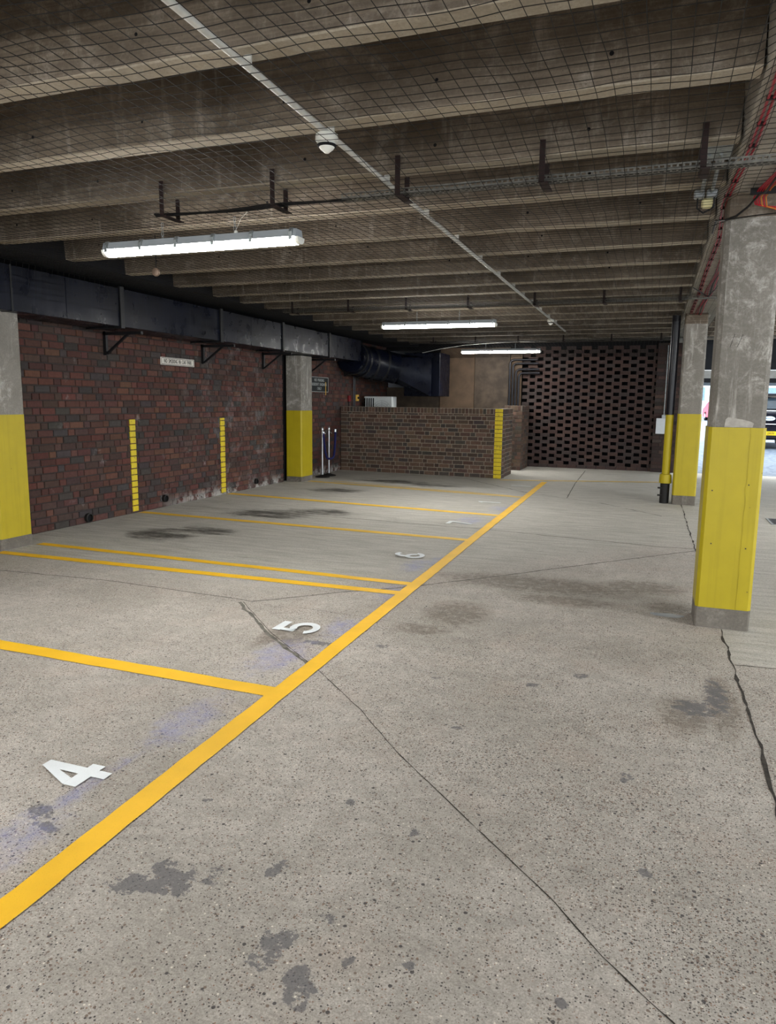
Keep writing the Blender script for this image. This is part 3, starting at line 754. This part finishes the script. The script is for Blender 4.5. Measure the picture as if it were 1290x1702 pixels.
mb = MB(); mb.box(.013, .017, .30, .33, -.22, .06); mb.build('tape_strip', 'yellow_fitting', sg)

# ------------------------------------------------------------------ ROPE POSTS
def post(x_, y_, label):
    th = thing('rope_post', label, 'rope post', (x_, y_, 0), 0, 'chrome rope barrier posts')
    mb = MB(); mb.lathe([(.15, 0), (.155, .008), (.14, .02), (.06, .04), (.03, .055)], seg=28); mb.build('base', 'cast_iron', th, smooth=True)
    mb = MB(); mb.lathe([(.019, .05), (.019, .96)], seg=14); mb.build('pole', 'steel_post', th, smooth=True)
    mb = MB(); mb.lathe([(.024, .96), (.029, .975), (.029, 1.0), (.024, 1.035), (.01, 1.05)], seg=14); mb.build('finial', 'steel_post', th, smooth=True)
    mb = MB(); mb.tube([(.0, 0, .93), (.035, .03, .925), (.045, .045, .90)], .007, 6); mb.build('hook', 'steel_post', th)
post(-6.43, 13.75, 'chrome rope post standing nearest the yellow column in the back corner')
post(-6.44, 14.10, 'chrome rope post standing second from the yellow column in the back corner')
rp = thing('barrier_rope', 'dark blue rope sagging in a U between the two chrome posts', 'rope', (0, 0, 0))
mb = MB(); P = []
A = Vector((-6.38, 13.70, .92)); B = Vector((-6.32, 14.17, .93))
for k in range(21):
    q = k/20; p = A.lerp(B, q); sag = .54*(1-(2*q-1)**4 if True else 0); P.append((p.x+.05*math.sin(math.pi*q), p.y-.10*math.sin(math.pi*q)*(1-q), p.z-sag))
mb.tube(P, .023, 8); mb.build('rope', 'rope_blue', rp, smooth=True)
mb = MB(); mb.tube([(-6.32, 14.17, .90), (-6.32, 14.17, .99)], .022, 8); mb.build('end_fitting', 'steel_post', rp)
mb = MB(); mb.tube([(-6.38, 13.70, .89), (-6.38, 13.70, .95)], .022, 8); mb.build('end_fitting', 'steel_post', rp)

# ------------------------------------------------------------------ things behind the low wall
ac = thing('air_conditioner', 'white outdoor air conditioner unit behind the low brick wall', 'air conditioner', (-6.27, 16.75, 0))
mb = MB(); mb.box(-.36, .36, -.17, .17, .78, 1.70, bev=.012); mb.build('casing', 'ac_white', ac)
mb = MB()
for k in range(5): mb.box(-.35+k*.055, -.325+k*.055, -.182, -.165, .85, 1.66)
mb.build('side_louvre', 'dark_void', ac)
mb = MB()
for r in (.25, .20, .15, .10, .05): mb.tube([(.10+r*math.cos(a*math.pi/12), -.178, 1.35+r*math.sin(a*math.pi/12)) for a in range(25)], .004, 4)
for k in range(8):
    a = k*math.pi/4; mb.tube([(.10, -.183, 1.35), (.10+.25*math.cos(a), -.183, 1.35+.25*math.sin(a))], .004, 4)
mb.build('fan_grille', 'grey_housing', ac)
for q0 in (-.36, .26):
    mb = MB(); mb.box(q0, q0+.10, -.15, .15, 0, .78); mb.build('stand_leg', 'black_metal', ac)
ft = thing('switch_box', 'small yellow switch box on the rear brick wall above the low wall', 'switch', (-6.74, 16.3, 1.66))
mb = MB(); mb.box(0, .06, -.075, .075, -.075, .075, bev=.006); mb.build('casing', 'yellow_fitting', ft)
mb = MB(); mb.lathe([(.03, .06), (.026, .08)], seg=12, axis='x'); mb.build('button', 'dark_void', ft)
ft = thing('pull_station', 'small dark red fitting beside the yellow switch box', 'fitting', (-6.74, 15.85, 1.64))
mb = MB(); mb.box(0, .05, -.05, .05, -.07, .07, bev=.01); mb.build('casing', 'red_fitting', ft)
mb = MB(); mb.tube([(.02, 0, -.07), (.02, 0, -.3)], .012, 6); mb.build('stem', 'black_metal', ft)
for k, (yy, lb) in enumerate(((16.08, 'thin black vertical pipe beside the yellow switch box, nearer of the pair'), (16.16, 'thin black vertical pipe beside the yellow switch box, farther of the pair'))):
    mb = MB(); mb.tube([(-6.70, yy, 1.2), (-6.70, yy, 2.5)], .016, 8); tag(mb.build('wall_pipe', 'pipe_black', smooth=True), lb, 'pipe', 'thin black pipes on the rear wall')
# black bent pipes against the boards
for k in range(4):
    x_ = -3.40+.075*k; zt = 2.64-.09*(k if k < 2 else k+.6); R_ = .10
    P = [(x_, 18.25, .0), (x_, 18.25, zt-R_)]+[(x_+R_-R_*math.cos(a), 18.25, zt-R_+R_*math.sin(a)) for a in (.3, .6, .9, 1.2, 1.57)]+[(-2.72+.02*k, 18.25, zt)]
    mb = MB(); mb.tube(P, .026, 10)
    tag(mb.build('bent_pipe', 'pipe_black', smooth=True), ['black bent pipe, outermost and highest of the four by the openwork wall', 'black bent pipe, second from outside of the four by the openwork wall', 'black bent pipe, third from outside of the four by the openwork wall', 'black bent pipe, innermost and lowest of the four by the openwork wall'][k], 'pipe', 'black bent pipes by the openwork wall')

# ------------------------------------------------------------------ LIGHTS
def batten(xl, xr, yy, zb, label, chain_to=2.84, seen=True):
    L = xr-xl; cx = (xl+xr)/2
    th = thing('fluorescent_light', label, 'light fitting', (cx, yy, zb), 0, 'long fluorescent light fittings hung from the ceiling')
    mb = MB(); mb.prism([(-.055, .045), (-.04, .095), (.04, .095), (.055, .045)], -L/2+.015, L/2-.015, 'x'); mb.build('housing', 'grey_housing', th)
    mb = MB(); pr_ = [(.052*math.cos(a), .045-.045*math.sin(a)) for a in [math.pi*k/10 for k in range(11)]]; mb.prism(pr_, -L/2+.03, L/2-.03, 'x')
    e = .03
    mb.build('diffuser', 'tube_glow', th, smooth=True)
    for s in (-1, 1):
        mb = MB(); mb.prism([(.05*math.cos(a), .045-.044*math.sin(a)) for a in [math.pi*k/8 for k in range(9)]], s*(L/2-.03), s*L/2, 'x'); mb.build('end_cap', 'white_plastic', th)
    for k in range(6):
        px = -L/2+.05+(L-.1)*k/5
        mb = MB(); mb.prism([(-.062, .025), (-.052, .025), (-.052, .065), (-.040, .096), (.040, .096), (.052, .065), (.052, .025), (.062, .025), (.062, .075), (.045, .101), (-.045, .101), (-.062, .075)], px-.012, px+.012, 'x'); mb.build('clip', 'galvanised', th)
    for s in (-.37, .37):
        px = s*L/2*1.0; n = int((chain_to-zb-.095)/.03)
        mb = MB()
        for k in range(max(1, n)):
            zc = .105+k*.03; q = [(0, -.018), (.008, -.01), (.008, .01), (0, .018), (-.008, .01), (-.008, -.01), (0, -.018)]
            mb.tube([((px+a) if k % 2 else px, 0 if k % 2 else a, zc+b) for a, b in q], .0022, 4)
        mb.build('chain', 'galvanised', th)
    return th
batten(-3.84, -2.25, 4.49, 2.612, 'nearest bright fluorescent light, hung on chains below the first hangers')
batten(-3.88, -2.15, 10.4, 2.655, 'middle bright fluorescent light, in front of the round duct bend', 2.9)
batten(-4.28, -2.44, 16.75, 2.705, 'farthest bright fluorescent light, in front of the brown boards', 2.95)
batten(-3.84, -2.25, .25, 2.50, 'fluorescent light over the nearest parking bays, outside the picture')
batten(-3.84, -2.25, -5.0, 2.56, 'fluorescent light over the parking bays well behind the viewer')
for yy, tx in ((-.6, 'unseen fluorescent light added over the driving lane beside the viewer to brighten the foreground'), (4.6, 'fluorescent light over the driving lane level with the nearest yellow column, outside the picture'), (10.4, 'fluorescent light over the driving lane near the exit, outside the picture')): batten(2.3, 3.9, yy, 2.62, tx)  # the lamp beside the viewer is added, unseen, to brighten the foreground

# ------------------------------------------------------------------ CABLE TRAYS
def tray(y0, z, x0, x1, label, hang, cable_x, wd=.075):
    th = thing('cable_tray', label, 'cable tray', (0, y0, z), 0, 'perforated metal cable trays under the ribs')
    mb = MB(); n = int((x1-x0)/.032)
    ysl = [-wd/2, -wd/2+.012, -.006, .006, wd/2-.012, wd/2]
    for j in (0, 2, 4): mb.box(x0, x1, ysl[j], ysl[j+1], 0, .0015)
    for i in range(n+1):
        xx = x0+i*(x1-x0)/n; mb.box(xx, xx+.011, ysl[1], ysl[2], 0, .0015); mb.box(xx+.012, xx+.023, ysl[3], ysl[4], 0, .0015)
    for s in (-1, 1):
        mb.box(x0, x1, s*wd/2-.001, s*wd/2+.001, 0, .014); 
    for i in range(n+1):
        xx = x0+i*(x1-x0)/n; mb.box(xx, xx+.011, -wd/2-.001, -wd/2+.001, .014, .026)
    mb.box(x0, x1, -wd/2-.001, -wd/2+.001, .026, .036)
    mb.build('perforated_channel', 'tray_metal', th)
    for q in range(3):
        mb = MB(); P = []
        k = cable_x
        while k < x1: P.append((k, -.02+.018*q+.006*math.sin(k*5+q), .012+.004*math.sin(k*7+q*2)+(-.012*abs(math.sin((k-cable_x)*3)) if k < x0 else 0))); k += .12
        mb.tube(P, .007, 5); mb.build('cable', 'cable_black', th)
    for hx in hang:                       # stirrup straps either side of the rib
        h = MB(); h.box(hx-.016, hx+.016, -.105, -.099, -.02, .205); h.box(hx-.016, hx+.016, .078, .084, -.02, .13); h.box(hx-.016, hx+.016, -.105, .084, -.024, -.018)
        h.box(hx-.004, hx+.036, -.104, .10, -.026, -.020)
        h.build('hanger', 'rust_strap', th)
    return th
# rib with far edge 4.58 occupies y 4.45-4.58: tray centred below it
tray(4.50, 2.865, -1.95, 7.8, 'nearest perforated cable tray, under the fourth rib, ending in loose black cable', [-3.27, -2.41, -1.55, -.68, .17], -3.4)
tray(10.36, 2.935, -5.5, 7.8, 'middle perforated cable tray, above the middle fluorescent light', [-5.3, -4.37, -3.46, -2.54, -1.61, -.70, .24], -5.5)
tray(16.66, 2.95, -4.6, 7.8, 'farthest perforated cable tray, above the farthest fluorescent light', [-4.9, -3.9, -2.93, -1.94, -.93, .07], -5.0)

# hanging details by the nearest light
pc = thing('string_with_ball', 'thin white cord with a small ball hanging above the nearest fluorescent light', 'cord', (-2.73, 4.47, 0))
mb = MB(); mb.tube([(.09, 0, 2.84), (.04, 0, 2.80), (.0, 0, 2.73)], .0015, 4); mb.build('cord', 'conduit_white', pc)
mb = MB(); mb.lathe([(.002, -.014), (.010, -.009), (.014, 0), (.010, .009), (.002, .014)], (0, 0, 2.716), 10); mb.build('ball', 'white_plastic', pc, smooth=True)
dz = thing('hanging_disc', 'small round tin disc hanging under the net beyond the nearest fluorescent light', 'fitting', (-4.17, 5.5, 2.69))
mb = MB(); mb.lathe([(.01, -.02), (.034, -.014), (.038, 0), (.034, .01), (.01, .016)], seg=16, axis='y'); mb.build('disc', 'tin', dz, smooth=True)
mb = MB(); mb.tube([(0, 0, .035), (.0, 0, .31)], .004, 5); mb.build('wire', 'black_metal', dz)

# ------------------------------------------------------------------ white conduit and smoke detectors
cd = thing('conduit', 'long straight white conduit running away under the ribs', 'conduit', (-1.66, 0, 2.955))
mb = MB(); mb.tube([(.0, -1, 0), (0, 3, .0), (.0, 14.4, -.01)], .0155, 10); mb.build('tube', 'conduit_white', cd, smooth=True)
for yf in far[:14]:
    mb = MB(); mb.box(-.018, .018, yf-.071, yf-.062, -.002, .044); mb.build('saddle', 'conduit_white', cd)
def smoke(yy, label):
    th = thing('smoke_detector', label, 'smoke detector', (-1.655, yy, 2.94), 0, 'white smoke detectors on the conduit')
    mb = MB(); mb.lathe([(.056, 0), (.058, -.012), (.058, -.028), (.052, -.036)], seg=28); mb.build('base', 'white_plastic', th, smooth=True)
    mb = MB(); mb.lathe([(.050, -.036), (.047, -.052), (.040, -.060)], seg=28); mb.build('body', 'white_plastic', th, smooth=True)
    mb = MB(); mb.lathe([(.0500, -.0500), (.0485, -.057), (.0425, -.0605)], seg=28); mb.build('slots', 'dark_void', th)
    mb = MB(); mb.lathe([(.040, -.061), (.034, -.070), (.018, -.082), (.012, -.088), (.004, -.090)], seg=24); mb.build('dome', 'white_plastic', th, smooth=True)
smoke(3.60, 'nearest white smoke detector on the white conduit')
smoke(12.3, 'far small white smoke detector near the end of the white conduit')

# ------------------------------------------------------------------ boxes and lamp heads at the beam
bx_ = thing('emergency_light', 'grey junction boxes joined by two steel conduits with a cream lens, beside the edge beam', 'light fitting', (.24, 4.95, 3.0))
mb = MB(); mb.box(-.07, .09, -.345, -.20, .0, .07, bev=.008); mb.box(-.045, .09, -.20, -.14, .0, .03, bev=.008); mb.build('junction_box', 'galvanised', bx_)
for s in (-.028, .032):
    mb = MB(); mb.tube([(s, -.24, -.0), (s, .45, -.035)], .011, 8); mb.build('conduit', 'galvanised', bx_, smooth=True)
for s in (-.04, .035):
    mb = MB(); mb.box(s-.034, s+.03, .42, .50, -.06, -.015, bev=.008); mb.build('gland_box', 'grey_housing', bx_)
mb = MB(); mb.box(-.025, .055, .47, .53, -.115, -.06, bev=.012); mb.build('lens', 'lens_cream', bx_)
mb = MB(); mb.tube([(-.05, .46, -.06), (-.05, .47, -.12), (-.01, .48, -.15), (.05, .47, -.12), (.05, .46, -.06)], .006, 6); mb.build('cable', 'cable_black', bx_)
for s, lb in ((0, 'a'), (.05, 'b')):
    mb = MB(); mb.tube([(-.02+s, -.30, .06), (-.03+s, -.32, .2), (-.06+s, -.34, .40)], .012, 7); mb.build('feed_conduit', 'galvanised', bx_, smooth=True)

# ------------------------------------------------------------------ red cables under the beam
def rcx(y_): return -.07+.006*y_+.004*math.sin(y_*2)-.046*max(0, 1-abs(y_-5.75)/1.1)
rc = thing('red_cables', 'pair of red cables clipped along the underside of the pale edge beam', 'cable', (.46, 0, 2.982))
for s in (-.012, .012):
    mb = MB(); mb.tube([(s+rcx(y_), y_, .0) for y_ in [0, 1, 2, 3, 3.5, 4, 4.6, 4.9, 5.2, 5.5, 5.75, 6, 6.3, 6.6, 7, 8.5, 10, 11.5, 12.4]], .0065, 6); mb.build('cable', 'cable_red', rc, smooth=True)
for k in range(30):
    y_ = 2.6+k*.33; xx = rcx(y_)
    mb = MB(); mb.box(xx-.021, xx+.021, y_-.004, y_+.004, -.008, .012); mb.build('cleat', 'rust_strap', rc)
rb = thing('red_cables', 'bundle of red and black cables clipped to the edge beam by the nearest column', 'cable', (.56, 0, 2.98))
for k, cmat in enumerate(('cable_red', 'cable_red', 'cable_black', 'cable_red')):
    mb = MB(); mb.tube([(-.03+.02*k+.012*math.sin(y_*3+k), y_, -.004*k) for y_ in [7.0+.4*j for j in range(15)]], .007, 6); mb.build('cable', cmat, rb, smooth=True)
lp = thing('red_cables', 'looped bundle of red and orange cables at the head of the nearest column', 'cable', (0, 5.40, 0))
for k in range(6):
    e = .014*k; cmat = 'cable_orange' if k in (3, 5) else 'cable_red'
    mb = MB(); mb.tube([(.66+e, -.9, 2.97), (.60+e, -.4, 2.96), (.545+e, -.05, 2.955), (.53+e, .06, 2.93), (.545+e, .10, 2.90-.004*k), (.60+e, .115, 2.885-.004*k), (.70, .12, 2.875-.006*k+.0), (.78, .12, 2.87-.006*k)], .0048, 7); mb.build('cable', cmat, lp, smooth=True)
mb = MB(); mb.box(.50, .66, -.02, -.005, 2.93, 2.972); mb.build('tie', 'black_metal', lp)
mb = MB(); mb.tube([(.60, 5.0, 2.93), (.57, 5.2, 2.90), (.55, 5.40, 2.93), (.50, 5.48, 2.88), (.44, 5.53, 2.84), (.38, 5.58, 2.83), (.34, 5.9, 2.90), (.36, 6.6, 2.96)], .007, 6)
tag(mb.build('sagging_cable', 'cable_black', smooth=True), 'black cable sagging across the head of the nearest yellow column', 'cable')
mb = MB(); mb.tube([(.33, 6.2, 2.93), (.36, 5.7, 2.84), (.40, 5.545, 2.825), (.55, 5.54, 2.838), (.70, 5.54, 2.845), (.85, 5.54, 2.85)], .0035, 5)
tag(mb.build('net_rope', 'net_twine', smooth=True), 'thin dark rope edging the net around the head of the nearest column', 'rope')
mb = MB(); mb.tube([(.36, 9.6, 2.97), (.46, 9.9, 2.955), (.56, 10.2, 2.94), (.6, 9.6, 2.94), (.62, 9.1, 2.96)], .006, 6)
tag(mb.build('sagging_cable', 'cable_black', smooth=True), 'thin black cable looping to the middle cable tray at the edge beam', 'cable')

mb = MB(); mb.tube([(-6.3, 17.2, 2.58), (-5.42, 17.2, 2.75), (-4.9, 17.2, 2.85), (-4.3, 17.2, 2.93), (-3.6, 17.2, 2.97), (-3.0, 17.2, 2.985), (-1.7, 17.2, 2.985), (.3, 17.2, 2.98)], .006, 6)
tag(mb.build('net_border_rope', 'conduit_white', smooth=True), 'pale border rope of the net curving above the farthest fluorescent light', 'rope')
# ------------------------------------------------------------------ drainpipe, electric box
dp = thing('drainpipe', 'black and yellow drainpipe with black cast iron foot beside the second yellow column', 'pipe', (.262, 12.58, 0))
mb = MB(); mb.lathe([(.066, .30), (.066, .0)], seg=20); 
mb = MB(); mb.lathe([(.072, 0), (.072, .32)], seg=20); mb.build('iron_foot', 'cast_iron', dp, smooth=True)
mb = MB(); mb.lathe([(.076, .36), (.096, .33), (.096, .40), (.09, .47), (.064, .48)][1:], seg=24); mb.build('collar', 'column_yellow', dp, smooth=True)
mb = MB(); mb.lathe([(.062, .46), (.062, 1.43)], seg=24); mb.build('yellow_length', 'column_yellow', dp, smooth=True)
mb = MB(); mb.lathe([(.064, 1.43), (.064, 2.98)], seg=24); mb.build('black_length', 'pipe_black', dp, smooth=True)
for zz in (.13, .25):
    mb = MB(); mb.lathe([(.022, 0), (.022, .035)], (-.07, -.035, zz), 8, axis='x'); mb.box(-.11, -.04, -.05, -.02, zz-.012, zz+.012); mb.build('bolt', 'cast_iron', dp)
eb = thing('electric_box', 'white electrical box on the brick pier beside the drainpipe, with conduit above', 'electrical box', (.235, 18.28, 1.09))
mb = MB(); mb.box(-.145, .145, -.11, 0, -.18, .18, bev=.006); mb.build('casing', 'box_white', eb)
mb = MB(); mb.box(-.03, .06, -.08, -.02, .18, .26, bev=.004); mb.build('gland', 'galvanised', eb)
mb = MB(); mb.tube([(.015, -.05, .26), (.015, -.05, 1.85)], .011, 8); mb.build('conduit', 'galvanised', eb, smooth=True)

# ------------------------------------------------------------------ BIRD NET
def net():
    sp = .0765
    def height(x_, y_):
        z = 2.885 + .018*mnoise.noise(Vector((x_*1.3, y_*1.1, 0))) + .012*mnoise.noise(Vector((x_*3.1, y_*2.7, 4)))
        for ty, tz in ((4.5, 2.836), (10.36, 2.915), (16.66, 2.93)):
            d = abs(y_-ty); wgt = max(0, 1-d/.9)
            z = z*(1-wgt)+(tz)*wgt
        if x_ > .3: z = z + (2.965-z)*min(1, (x_-.3)/.12)
        if x_ < -5.2:
            z = z + (2.93-z)*min(1, (-5.2-x_)/.8)
        if y_ > 17.0: z -= (y_-17.0)*.14
        return z
    def P(i, j):
        u, v_ = i, j
        x_ = -6.06+u*sp; y_ = 1.6+v_*sp
        wx = .05*mnoise.noise(Vector((x_*.6, y_*.6, 11))) + .010*mnoise.noise(Vector((x_*3, y_*3, 2)))
        wy = .05*mnoise.noise(Vector((x_*.6, y_*.6, 21))) + .010*mnoise.noise(Vector((x_*3, y_*3, 8)))
        if x_ > -.2: wx *= .4; wy *= .4
        return Vector((x_+wx, y_+wy, height(x_+wx, y_+wy)))
    NI = int((6.06+.98)/sp); NJ = int((18.3-1.6)/sp)
    grid = [[P(i, j) for j in range(NJ+1)] for i in range(NI+1)]
    # curtain down the duct's face
    for j in range(NJ+1): pass
    mb = MB(); r = .0016
    def ribbon(line, off1, off2):
        o = len(mb.v)
        for p in line:
            mb.v.append((p.x+off1.x, p.y+off1.y, p.z-r*.6)); mb.v.append((p.x-off1.x, p.y-off1.y, p.z-r*.6)); mb.v.append((p.x, p.y, p.z+r))
        for k in range(len(line)-1):
            a = o+3*k
            mb.f += [(a, a+1, a+4, a+3), (a+1, a+2, a+5, a+4), (a+2, a, a+3, a+5)]
    def blocked(p): return .37 < p.x < .75 and (5.56 < p.y < 5.93 or 12.43 < p.y < 12.82)
    for i in range(NI+1):
        seg_ = []
        for p in grid[i]:
            if blocked(p):
                if len(seg_) > 1: ribbon(seg_, Vector((r, 0)), None)
                seg_ = []
            else: seg_.append(p)
        if len(seg_) > 1: ribbon(seg_, Vector((r, 0)), None)
    for j in range(NJ+1):
        seg_ = []
        for i in range(NI+1):
            p = grid[i][j]
            if blocked(p):
                if len(seg_) > 1: ribbon(seg_, Vector((0, r)), None)
                seg_ = []
            else: seg_.append(p)
        if len(seg_) > 1: ribbon(seg_, Vector((0, r)), None)
    # skirt draped down the face of the duct
    for j in range(NJ+1):
        p = grid[0][j]
        if p.y < 15.0: ribbon([Vector((p.x, p.y, p.z)), Vector((-6.10, p.y+.02, 2.84)), Vector((-6.105, p.y+.03, 2.62))], Vector((0, r)), None)
    for zz, xx in ((2.86, -6.085), (2.80, -6.10), (2.74, -6.102), (2.68, -6.104), (2.62, -6.105)):
        ribbon([Vector((xx, 1.6+j*sp, zz+.006*math.sin(j*.7))) for j in range(int(13.4/sp))], Vector((0, 0)), None)
    n = len(mb.f); mb.mi = [0]*n; mb.tint = [None]*n
    o = mb.build('bird_net', 'net_twine')
    tag(o, 'fine dark bird netting stretched under the whole ribbed ceiling', 'netting')
net()

# ------------------------------------------------------------------ OUTSIDE
GZ = .40
mb = MB(); mb.v += [(-12, 18.45, 0), (40, 18.45, 0), (40, 22.6, GZ), (-12, 22.6, GZ), (40, 110, GZ), (-12, 110, GZ), (-12, 18.45, -.3), (40, 18.45, -.3)]
mb.face((0, 1, 2, 3)); mb.face((3, 2, 4, 5)); mb.face((6, 7, 1, 0))
tag(mb.build('ground', 'ground_paving'), kind='structure')
mb = MB(); mb.box(8.2, 40, -8, 18.45, -.05, 0); o = mb.build('ground_side', 'ground_paving'); tag(o, kind='structure')
# lintels over the exit
def lintel(y0, y1, z0_, z1_, mat, label, x1=9):
    mb = MB(); mb.box(.95, x1, y0, y1, z0_, z1_); return tag(mb.build('exit_lintel', mat), label, 'lintel', 'stacked beams over the exit')
lintel(19.0, 19.3, 2.42, 3.4, 'fascia_dark', 'dark deep beam over the exit, topmost of the stack')
lintel(19.02, 19.25, 2.22, 2.40, 'fascia_concrete', 'pale concrete band over the exit between dark beams')
lintel(19.02, 19.25, 2.12, 2.215, 'fascia_dark', 'thin dark band under the pale concrete band over the exit')
lintel(19.02, 19.25, 2.05, 2.115, 'fascia_steel', 'lowest thin grey blue band over the exit')
# far building
bd = thing('building', 'pale building with a band of bluish windows far beyond the exit', 'building', (8, 80, GZ))
mb = MB(); mb.box(-16, 22, 0, 8, 0, 7); mb.build('wall', 'render_white', bd)
for k in range(9):
    mb = MB(); mb.box(-14+k*4, -11.2+k*4, -.05, .05, 1.6, 2.9); f = mb.build('window', 'window_blue', bd)
# parked cars
def car(name, label, loc, rz, body, L=4.4, W=1.84, H=1.62, plate=True, scale=1):
    th = thing(name, label, 'car', loc, rz); h = W/2
    prof = [(-L/2, .35), (-L/2+.02, .62), (-L/2+.06, .98), (-L/2+.22, 1.06), (-L/2+.55, H-.05), (-L/2+.95, H), (.35, H-.02), (.95, 1.30), (1.15, 1.08), (L/2-.25, .92), (L/2, .75), (L/2, .35), (L/2-.35, .26), (-L/2+.35, .26)]
    mb = MB(); n = len(prof); 
    for (ins, zf) in ((h, 0), (h, 0)): pass
    secs_ = [(-h+.05, .96), (-h, 1), (h, 1), (h-.05, .96)]
    rings = []
    for sx in (-1, -.93, .93, 1):
        o = len(mb.v); rings.append(o)
        for (yy, zz) in prof:
            k = 1 if abs(sx) < 1 else 1; tum = .16*max(0, (zz-1.0)/.6); edge = .0 if abs(sx) < 1 else 1
            mb.v.append((sx*(h-tum), yy*(1-.012*edge), zz-.03*edge*(zz > 1.3)))
    for a, b in zip(rings, rings[1:]):
        for k in range(n): mb.face((a+k, b+k, b+(k+1) % n, a+(k+1) % n))
    mb.face(tuple(rings[0]+k for k in range(n))); mb.face(tuple(rings[-1]+k for k in range(n-1, -1, -1)))
    mb.build('body', body, th, smooth=True)
    mb = MB(); a = len(mb.v); yb = -L/2
    mb.v += [(-h+.25, yb+.235, 1.12), (h-.25, yb+.235, 1.12), (h-.36, yb+.50, H-.13), (-h+.36, yb+.50, H-.13)]; mb.v += [(x_, y_-.012, z_+.004) for x_, y_, z_ in mb.v[a:]]
    mb.face((a+4, a+5, a+6, a+7)); 
    for k in range(4): mb.face((a+k, a+(k+1) % 4, a+4+(k+1) % 4, a+4+k))
    mb.build('rear_window', 'glass_dark', th)
    for s in (-1, 1):
        mb = MB(); mb.box(s*(h-.11)-.03, s*(h-.11)+.06*0+.03, yb+.0, yb+.12, .80, 1.04, bev=.012) if False else mb.box(min(s*(h-.30), s*(h-.03)), max(s*(h-.30), s*(h-.03)), yb-.008, yb+.12, .82, .98, bev=.012); mb.build('tail_lamp', 'lamp_red', th)
        for yy in (-L/2+.78, L/2-.85):
            mb = MB(); mb.lathe([(.20, -.11), (.32, -.10), (.335, -.06), (.335, .06), (.32, .10), (.20, .11)], (s*(h-.11), yy, .335), 24, axis='x'); w_ = mb.build('wheel', 'tyre', th, smooth=True)
            mb = MB(); mb.lathe([(.19, s*.112), (.17, s*.118)], (s*(h-.11), yy, .335), 18, axis='x'); mb.build('rim', 'chrome', w_)
    mb = MB(); mb.box(-h+.05, h-.05, yb-.05, yb+.3, .30, .50, bev=.03); mb.build('bumper', 'black_metal', th)
    mb = MB(); mb.box(-.45, .45, yb+.0, yb+.02, .70, .715); mb.box(-h+.3, h-.3, yb+.215, yb+.24, 1.065, 1.085); mb.build('chrome_trim', 'chrome', th)
    mb = MB(); mb.box(-h+.28, h-.28, -L/2+.40, -L/2+.62, H-.06, H+.0, bev=.02); mb.build('roof_spoiler', body, th)
    mb = MB(); mb.box(-.26, .26, yb-.062, yb-.05, .40, .51, bev=.004)
    pz = mb.build('number_plate', 'plate_yellow', th)
    return th, yb, pz
cr, yb, pz = car('car', 'black car parked outside, seen from behind past the nearest yellow column', (3.04, 24.7, GZ-.02), 0, 'car_black', H=1.55)
text_part('lettering', '1 2AW', .105, 'sign_letter', pz, (-.10, yb-.064, .455), (HALF, 0, 0), .78, align='LEFT')
mb = MB(); mb.lathe([(1, 0), (1, .012)], seg=28, axis='y'); bg_ = mb.build('badge', 'badge_silver', cr); bg_.scale = (.145, 1, .062); bg_.location = (0, yb+.005, .86)
mb = MB(); mb.lathe([(.90, 0), (.90, .003)], seg=28, axis='y'); b2 = mb.build('badge_field', 'badge_silver', bg_); b2.location = (0, -.003, 0); b2.scale = (1, 1, .9)
tx = text_part('lettering', 'Ford', .85, 'badge_blue', bg_, (0, -.005, 0), (HALF, 0, 0), .75)
car('car', 'small pinkish red car far outside, between the two nearest lane columns', (4.75, 60, GZ), .15, 'car_red', L=3.8, W=1.7, H=1.5)
car('car', 'white car far outside behind the red car', (6.6, 66, GZ), 1.4, 'render_white', L=4.3, W=1.8, H=1.5)
